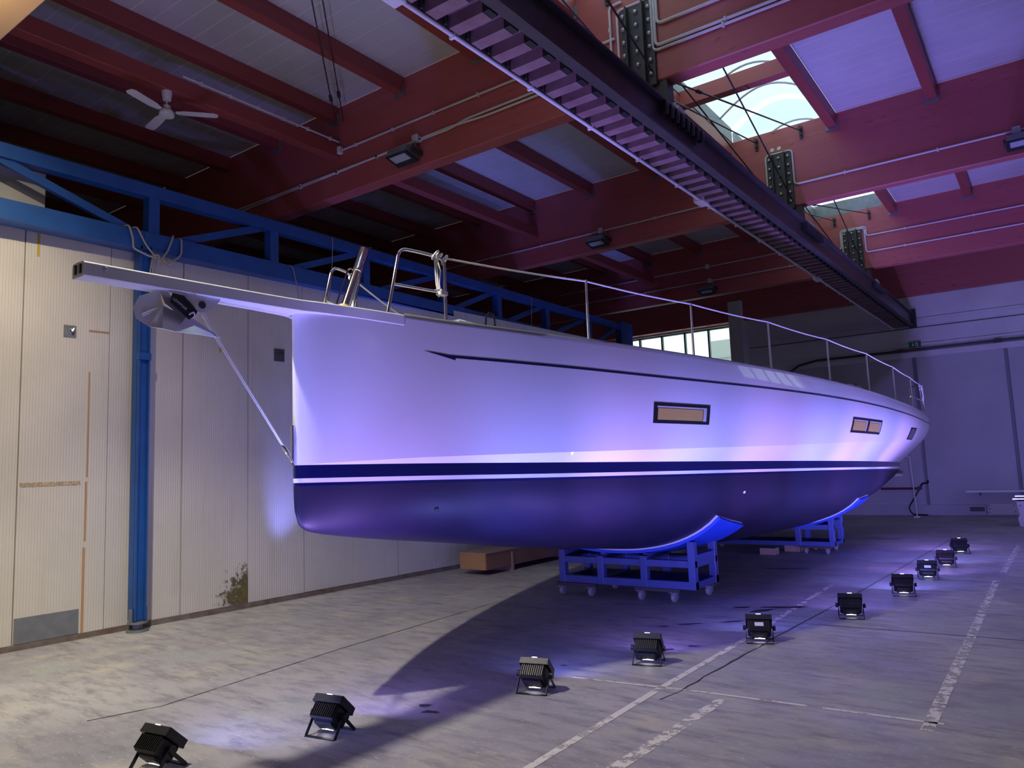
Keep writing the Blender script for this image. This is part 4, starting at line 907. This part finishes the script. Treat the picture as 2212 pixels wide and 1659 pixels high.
def skate_proto():
    t = thing('wheeled_skate', 'x', 'skate', (0, 0, 0), 'wheeled skates under the cradles')
    obj('bar', bx(-0.29, 0.29, -0.05, 0.05, 0.114, 0.153, 0.004), M['brownbar'], t, 0)
    for x in (-0.21, 0.21):
        bm = NB(); box(bm, x-0.05, x+0.05, -0.06, 0.06, 0.106, 0.114); obj('caster_plate', bm, M['greyplate'], t, 0)
        bm = NB(); box(bm, x-0.034, x-0.027, -0.04, 0.035, 0.04, 0.108); box(bm, x+0.027, x+0.034, -0.04, 0.035, 0.04, 0.108); f = obj('caster_fork', bm, M['greyplate'], t, 0)
        bm = NB(); lathe(bm, [(0.02, -0.024), (0.050, -0.021), (0.053, -0.012), (0.053, 0.012), (0.050, 0.021), (0.02, 0.024)], (x, -0.014, 0.053), (1, 0, 0), 18); obj('wheel', bm, M['rubber'], f)
    return t
sk = skate_proto()
places = [((-5.10, 8.30), 0.0, 'brown wheeled skate under the near cradle, front left'), ((-4.00, 8.32), 0.0, 'brown wheeled skate under the near cradle, front right'),
          ((-5.10, 8.92), 0.0, 'brown wheeled skate under the near cradle, back left'), ((-3.82, 8.92), 0.0, 'brown wheeled skate under the near cradle, back right'),
          ((-5.5, 13.34), 0.0, 'brown wheeled skate under the far cradle, front left'), ((-3.46, 13.34), 0.0, 'brown wheeled skate under the far cradle, front right'),
          ((-5.5, 13.92), 0.0, 'brown wheeled skate under the far cradle, back left'), ((-3.46, 13.92), 0.0, 'brown wheeled skate under the far cradle, back right')]
for i, ((x, y), r, lab) in enumerate(places):
    o = sk if i == 0 else copy_tree(sk); o.location = (x, y, 0 if y < 10 else -0.0); o.rotation_euler = (0, 0, r); o['label'] = lab
    if y > 10: o.scale = (0.82, 0.82, 0.81)
for x0, y0, lab in ((-4.30, 12.95, 'pale wooden block on the floor before the far cradle'), (-4.05, 13.5, 'pale wooden block behind the front one, under the far cradle')):
    tag(obj('wood_block', bx(x0, x0+0.26, y0, y0+0.22, 0, 0.11, 0.004), M['timber'], smooth=0), lab, 'block', 'wood blocks by the far cradle')

# crate along the wall
cr = thing('wooden_crate', 'long low plywood crate lying along the cream partition', 'crate', (-7.5, 9.2, 0))
obj('end_panel', bx(-7.77, -7.26, 9.18, 9.20, 0.085, 0.325), M['ply'], cr, 0)
obj('side_panel', bx(-7.275, -7.255, 9.20, 13.6, 0.085, 0.325), M['ply2'], cr, 0)
obj('side_panel', bx(-7.775, -7.755, 9.20, 13.6, 0.085, 0.325), M['ply2'], cr, 0)
obj('lid', bx(-7.785, -7.245, 9.175, 13.6, 0.325, 0.342), M['timber'], cr, 0)
obj('bottom_panel', bx(-7.755, -7.275, 9.20, 13.6, 0.085, 0.10), M['ply2'], cr, 0)
for y in (9.84, 11.6, 13.2):
    obj('runner', bx(-7.78, -7.25, y, y+0.07, 0.0, 0.085), M['timber'], cr, 0); obj('batten', bx(-7.255, -7.232, y, y+0.035, 0.0, 0.30), M['timber'], cr, 0)

# ================================================================== LED FLOODLIGHTS ON THE FLOOR
EL = math.radians(47)
def lamp_proto():
    t = thing('floor_floodlight', 'x', 'floodlight', (0, 0, 0), 'floodlights in a row on the floor')
    R = Matrix.Rotation(EL, 3, 'X'); P = Vector((0, 0, 0.118))
    L = lambda x, y, z: P + R @ Vector((x, y, z))
    bm = NB(); obox(bm, L(0, -0.008, 0), (0.20, 0.10, 0.142), R, 0.014); obox(bm, L(0, -0.062, -0.012), (0.15, 0.03, 0.085), R, 0.010); body = obj('housing', bm, M['blackmetal'], t, 0)
    for k in range(11):
        bm = NB(); obox(bm, L(-0.080+0.016*k, -0.010, 0.073), (0.005, 0.082, 0.012), R); obj('fin', bm, M['blackmetal'], body, 0)
    bm = NB(); obox(bm, L(0, 0.046, 0), (0.224, 0.014, 0.16), R)
    for c, sz in (((0, 0.065, 0.074), (0.225, 0.05, 0.014)), ((0, 0.065, -0.074), (0.225, 0.05, 0.014)), ((0.106, 0.065, 0), (0.014, 0.05, 0.15)), ((-0.106, 0.065, 0), (0.014, 0.05, 0.15))): obox(bm, L(*c), sz, R, 0.004)
    obj('bezel', bm, M['blackmetal'], t, 0)
    bm = NB(); bm.faces.new([bm.verts.new(L(*q)) for q in ((0.099, 0.056, -0.067), (-0.099, 0.056, -0.067), (-0.099, 0.056, 0.067), (0.099, 0.056, 0.067))][::-1]); obj('lens', bm, M['lens_b'], t, 0)
    bm = NB(); bm.faces.new([bm.verts.new(L(*q)) for q in ((-0.045, -0.0785, -0.050), (0.045, -0.0785, -0.050), (0.045, -0.0785, -0.044), (0.02, -0.0785, -0.041), (0.0, -0.0785, -0.034), (-0.02, -0.0785, -0.041), (-0.045, -0.0785, -0.044))]); bmesh.ops.solidify(bm, geom=list(bm.faces), thickness=0.002); obj('light_slot', bm, M['slot'], t, 0)
    bm = NB(); obox(bm, L(0, 0.089, 0.079), (0.04, 0.003, 0.006), R); obj('light_slot', bm, M['slot'], t, 0)
    for s in (1, -1):
        bm = NB(); cyl(bm, P+Vector((s*0.128, 0, 0)), 0.022, 0.022, (1, 0, 0), 14); obj('knob', bm, M['black'], t)
        bm = NB(); bar(bm, P+Vector((s*0.114, 0, 0.01)), (s*0.114, -0.092, 0.004), 0.005, 0.022, (0, 1, 0.3)); bar(bm, P+Vector((s*0.114, 0.0, -0.01)), (s*0.114, 0.10, 0.006), 0.005, 0.022, (0, 1, -0.3)); obj('bracket_arm', bm, M['black'], t, 0)
    bm = NB(); box(bm, -0.1165, 0.1165, -0.106, -0.082, 0.0, 0.006); obj('bracket_foot', bm, M['black'], t, 0)
    bm = NB(); box(bm, -0.1165, 0.1165, 0.09, 0.112, 0.0, 0.006); obj('bracket_foot', bm, M['black'], t, 0)
    return t
lp0 = lamp_proto()
spots = [(-4.33, 2.40), (-3.90, 3.29), (-3.26, 4.66), (-2.88, 5.74), (-2.33, 6.85), (-1.86, 8.24), (-1.615, 9.76), (-1.535, 11.1), (-1.46, 12.32), (-1.45, 14.02)]
azs = [8, 10, 14, 16, 20, 16, 14, 12, 12, 22]
where = ['nearest the camera at the bottom left', 'second from the camera, below the bow', 'third from the camera, by the shadow edge', 'fourth from the camera, left of the oil stains', 'fifth from the camera, with a pale label',
         'sixth from the camera, right of the near cradle', 'seventh from the camera, fourth from the back wall', 'third from the back wall, with a small pale label', 'second from the back wall', 'farthest from the camera, nearest the back wall']
for i, ((x, y), az, wtxt) in enumerate(zip(spots, azs, where)):
    o = lp0 if i == 0 else copy_tree(lp0)
    o.location = (x, y, 0); o.rotation_euler = (0, 0, math.radians(az)); o['label'] = 'small black floodlight on a bracket, '+wtxt
    for ch in o.children:
        if ch.name.startswith('lens') and (i % 2 or i >= 6):
            ch.data = ch.data.copy(); ch.data.materials[0] = M[('lens_v' if i % 2 else 'lens_b')+('f' if i >= 6 else '')]
    hy = max(y+0.75, 4.0); dyh = hy-Y0; tgt = Vector((Xc+hx(dyh, 1.75), hy, 1.75)) if i > 0 else Vector((-4.42, 3.45, 2.6))
    src = Vector((x, y, 0.0)) + Matrix.Rotation(math.radians(az), 3, 'Z') @ (Vector((0, 0, 0.118)) + Matrix.Rotation(EL, 3, 'X') @ Vector((0, 0.095, 0)))
    sl = spot('flood_beam', src, tgt, 165 if i else 190, (0.20, 0.23, 1.0) if i % 2 == 0 else (0.44, 0.26, 1.0), 72 if i else 48, 1.0, 0.05)
    mw = sl.matrix_world.copy(); bpy.context.view_layer.update(); mw = sl.matrix_world.copy(); sl.parent = o; sl.matrix_parent_inverse = o.matrix_world.inverted(); sl.matrix_world = mw
    if i in (4, 7):
        R = Matrix.Rotation(EL, 3, 'X'); bm = NB(); obox(bm, Vector((0, 0, 0.118)) + R @ Vector((0, -0.012, 0.0805)), (0.075, 0.036, 0.003), R)
        c = obj('label_plate', bm, M['white'], None, 0); c.parent = o

# ================================================================== BACK OF THE HALL
ex = thing('exit_sign', 'green exit sign with arrow and door on the back wall', 'sign', (-2.83, YB-0.02, 4.44))
obj('board', bx(-2.97, -2.69, YB-0.10, YB-0.07, 4.37, 4.51), M['green'], ex, 0)
bm = NB(); prism(bm, [(-2.885, YB-0.102, 4.49), (-2.865, YB-0.102, 4.49), (-2.865, YB-0.102, 4.435), (-2.845, YB-0.102, 4.435), (-2.875, YB-0.102, 4.395), (-2.905, YB-0.102, 4.435), (-2.885, YB-0.102, 4.435)], (0, 0.002, 0)); obj('arrow', bm, M['white'], ex, 0)
bm = NB(); box(bm, -2.82, -2.755, YB-0.103, YB-0.10, 4.39, 4.49); obj('door_symbol', bm, M['white'], ex, 0)
bm = NB(); box(bm, -2.80, -2.785, YB-0.105, YB-0.103, 4.40, 4.47); box(bm, -2.81, -2.77, YB-0.105, YB-0.103, 4.43, 4.445); obj('figure', bm, M['green'], ex, 0)
wp = thing('wall_pipe', 'dark pipe with cables along the back wall under the exit sign', 'pipe', (-5.3, YB-0.06, 4.3))
bm = NB(); tube(bm, [(-6.2, YB-0.12, 3.95), (-5.8, YB-0.12, 4.2), (-5.3, YB-0.12, 4.30), (XR, YB-0.12, 4.30)], 0.028, 10); obj('pipe', bm, M['steel'], wp)
for x in (-3.2, -1.0, 1.0): obj('coupling', bx(x-0.09, x+0.09, YB-0.16, YB-0.08, 4.265, 4.345, 0.01), M['steel'], wp, 0)
fr = thing('pipe_stand', 'white bent pipe frame with a small tray standing by the stern', 'pipe', (-3.0, 21.4, 0))
bm = NB(); tube(bm, arc_pts([(-3.48, 21.4, 1.53), (-3.12, 21.4, 1.53), (-3.07, 21.4, 0.03)], 0.03), 0.014, 8); obj('pipe', bm, M['white'], fr)
obj('foot', bx(-3.14, -3.0, 21.33, 21.47, 0.0, 0.03), M['white'], fr, 0)
obj('tray', bx(-3.75, -3.30, 21.2, 21.5, 1.04, 1.10, 0.006), M['white'], fr, 0)
bm = NB(); tube(bm, [(-3.47, 21.4, 1.10), (-3.47, 21.4, 1.53)], 0.01, 8); obj('hanger', bm, M['white'], fr)
rb = thing('red_pipe', 'dark red pipe with valve and black hose on the back wall', 'pipe', (-3.9, YB-0.1, 0.70))
bm = NB(); tube(bm, [(-3.96, YB-0.1, 0.70), (-3.06, YB-0.1, 0.69)], 0.028, 10); obj('pipe', bm, M['red'], rb)
bm = NB(); cyl(bm, (-3.04, YB-0.1, 0.70), 0.05, 0.08, (0, 1, 0), 12); tube(bm, arc_pts([(-3.03, YB-0.1, 0.72), (-2.97, YB-0.1, 0.82), (-2.84, YB-0.1, 0.83), (-2.84, YB-0.1, 0.9)], 0.02), 0.022, 8); obj('valve', bm, M['black'], rb)
bm = NB(); tube(bm, arc_pts([(-3.06, YB-0.12, 0.66), (-3.2, YB-0.12, 0.42), (-3.34, YB-0.13, 0.2), (-3.26, YB-0.14, 0.03), (-2.9, YB-0.2, 0.02)], 0.15), 0.016, 8); obj('hose', bm, M['black'], rb)
shf = thing('wall_shelf', 'long thin pale shelf on the back wall at the right', 'shelf', (-1.0, YB-0.15, 0.6))
obj('board', bx(-2.02, 0.6, YB-0.18, YB-0.05, 0.575, 0.63, 0.004), M['white'], shf, 0)
for x in (-1.72, -0.5): obj('bracket', bx(x-0.02, x+0.02, YB-0.16, YB-0.05, 0.50, 0.575), M['darkplate'], shf, 0)
mc = thing('work_machine', 'grey workshop machine with chromed top at the right edge', 'machine', (-0.6, 19.3, 0))
bm = NB(); prism(bm, [(-0.84, 19.15, 0.0), (-0.86, 19.15, 0.17), (-0.82, 19.15, 0.25), (-0.84, 19.15, 0.36), (-0.86, 19.15, 0.52), (-0.2, 19.15, 0.52), (-0.2, 19.15, 0.0)], (0, 0.5, 0)); obj('body', bm, M['wall'], mc, 0)
bm = NB(); box(bm, -0.93, -0.2, 19.12, 19.6, 0.55, 0.585, 0.008); box(bm, -0.88, -0.3, 19.16, 19.5, 0.61, 0.64, 0.006); obj('top', bm, M['stainless'], mc, 0)
obj('slot', bx(-0.72, -0.2, 19.14, 19.2, 0.53, 0.61), M['black'], mc, 0)
for x, z in ((-0.80, 0.43), (-0.76, 0.06)):
    bm = NB(); cyl(bm, (x, 19.148, z), 0.015, 0.01, (0, 1, 0), 8); obj('bolt_hole', bm, M['black'], mc)
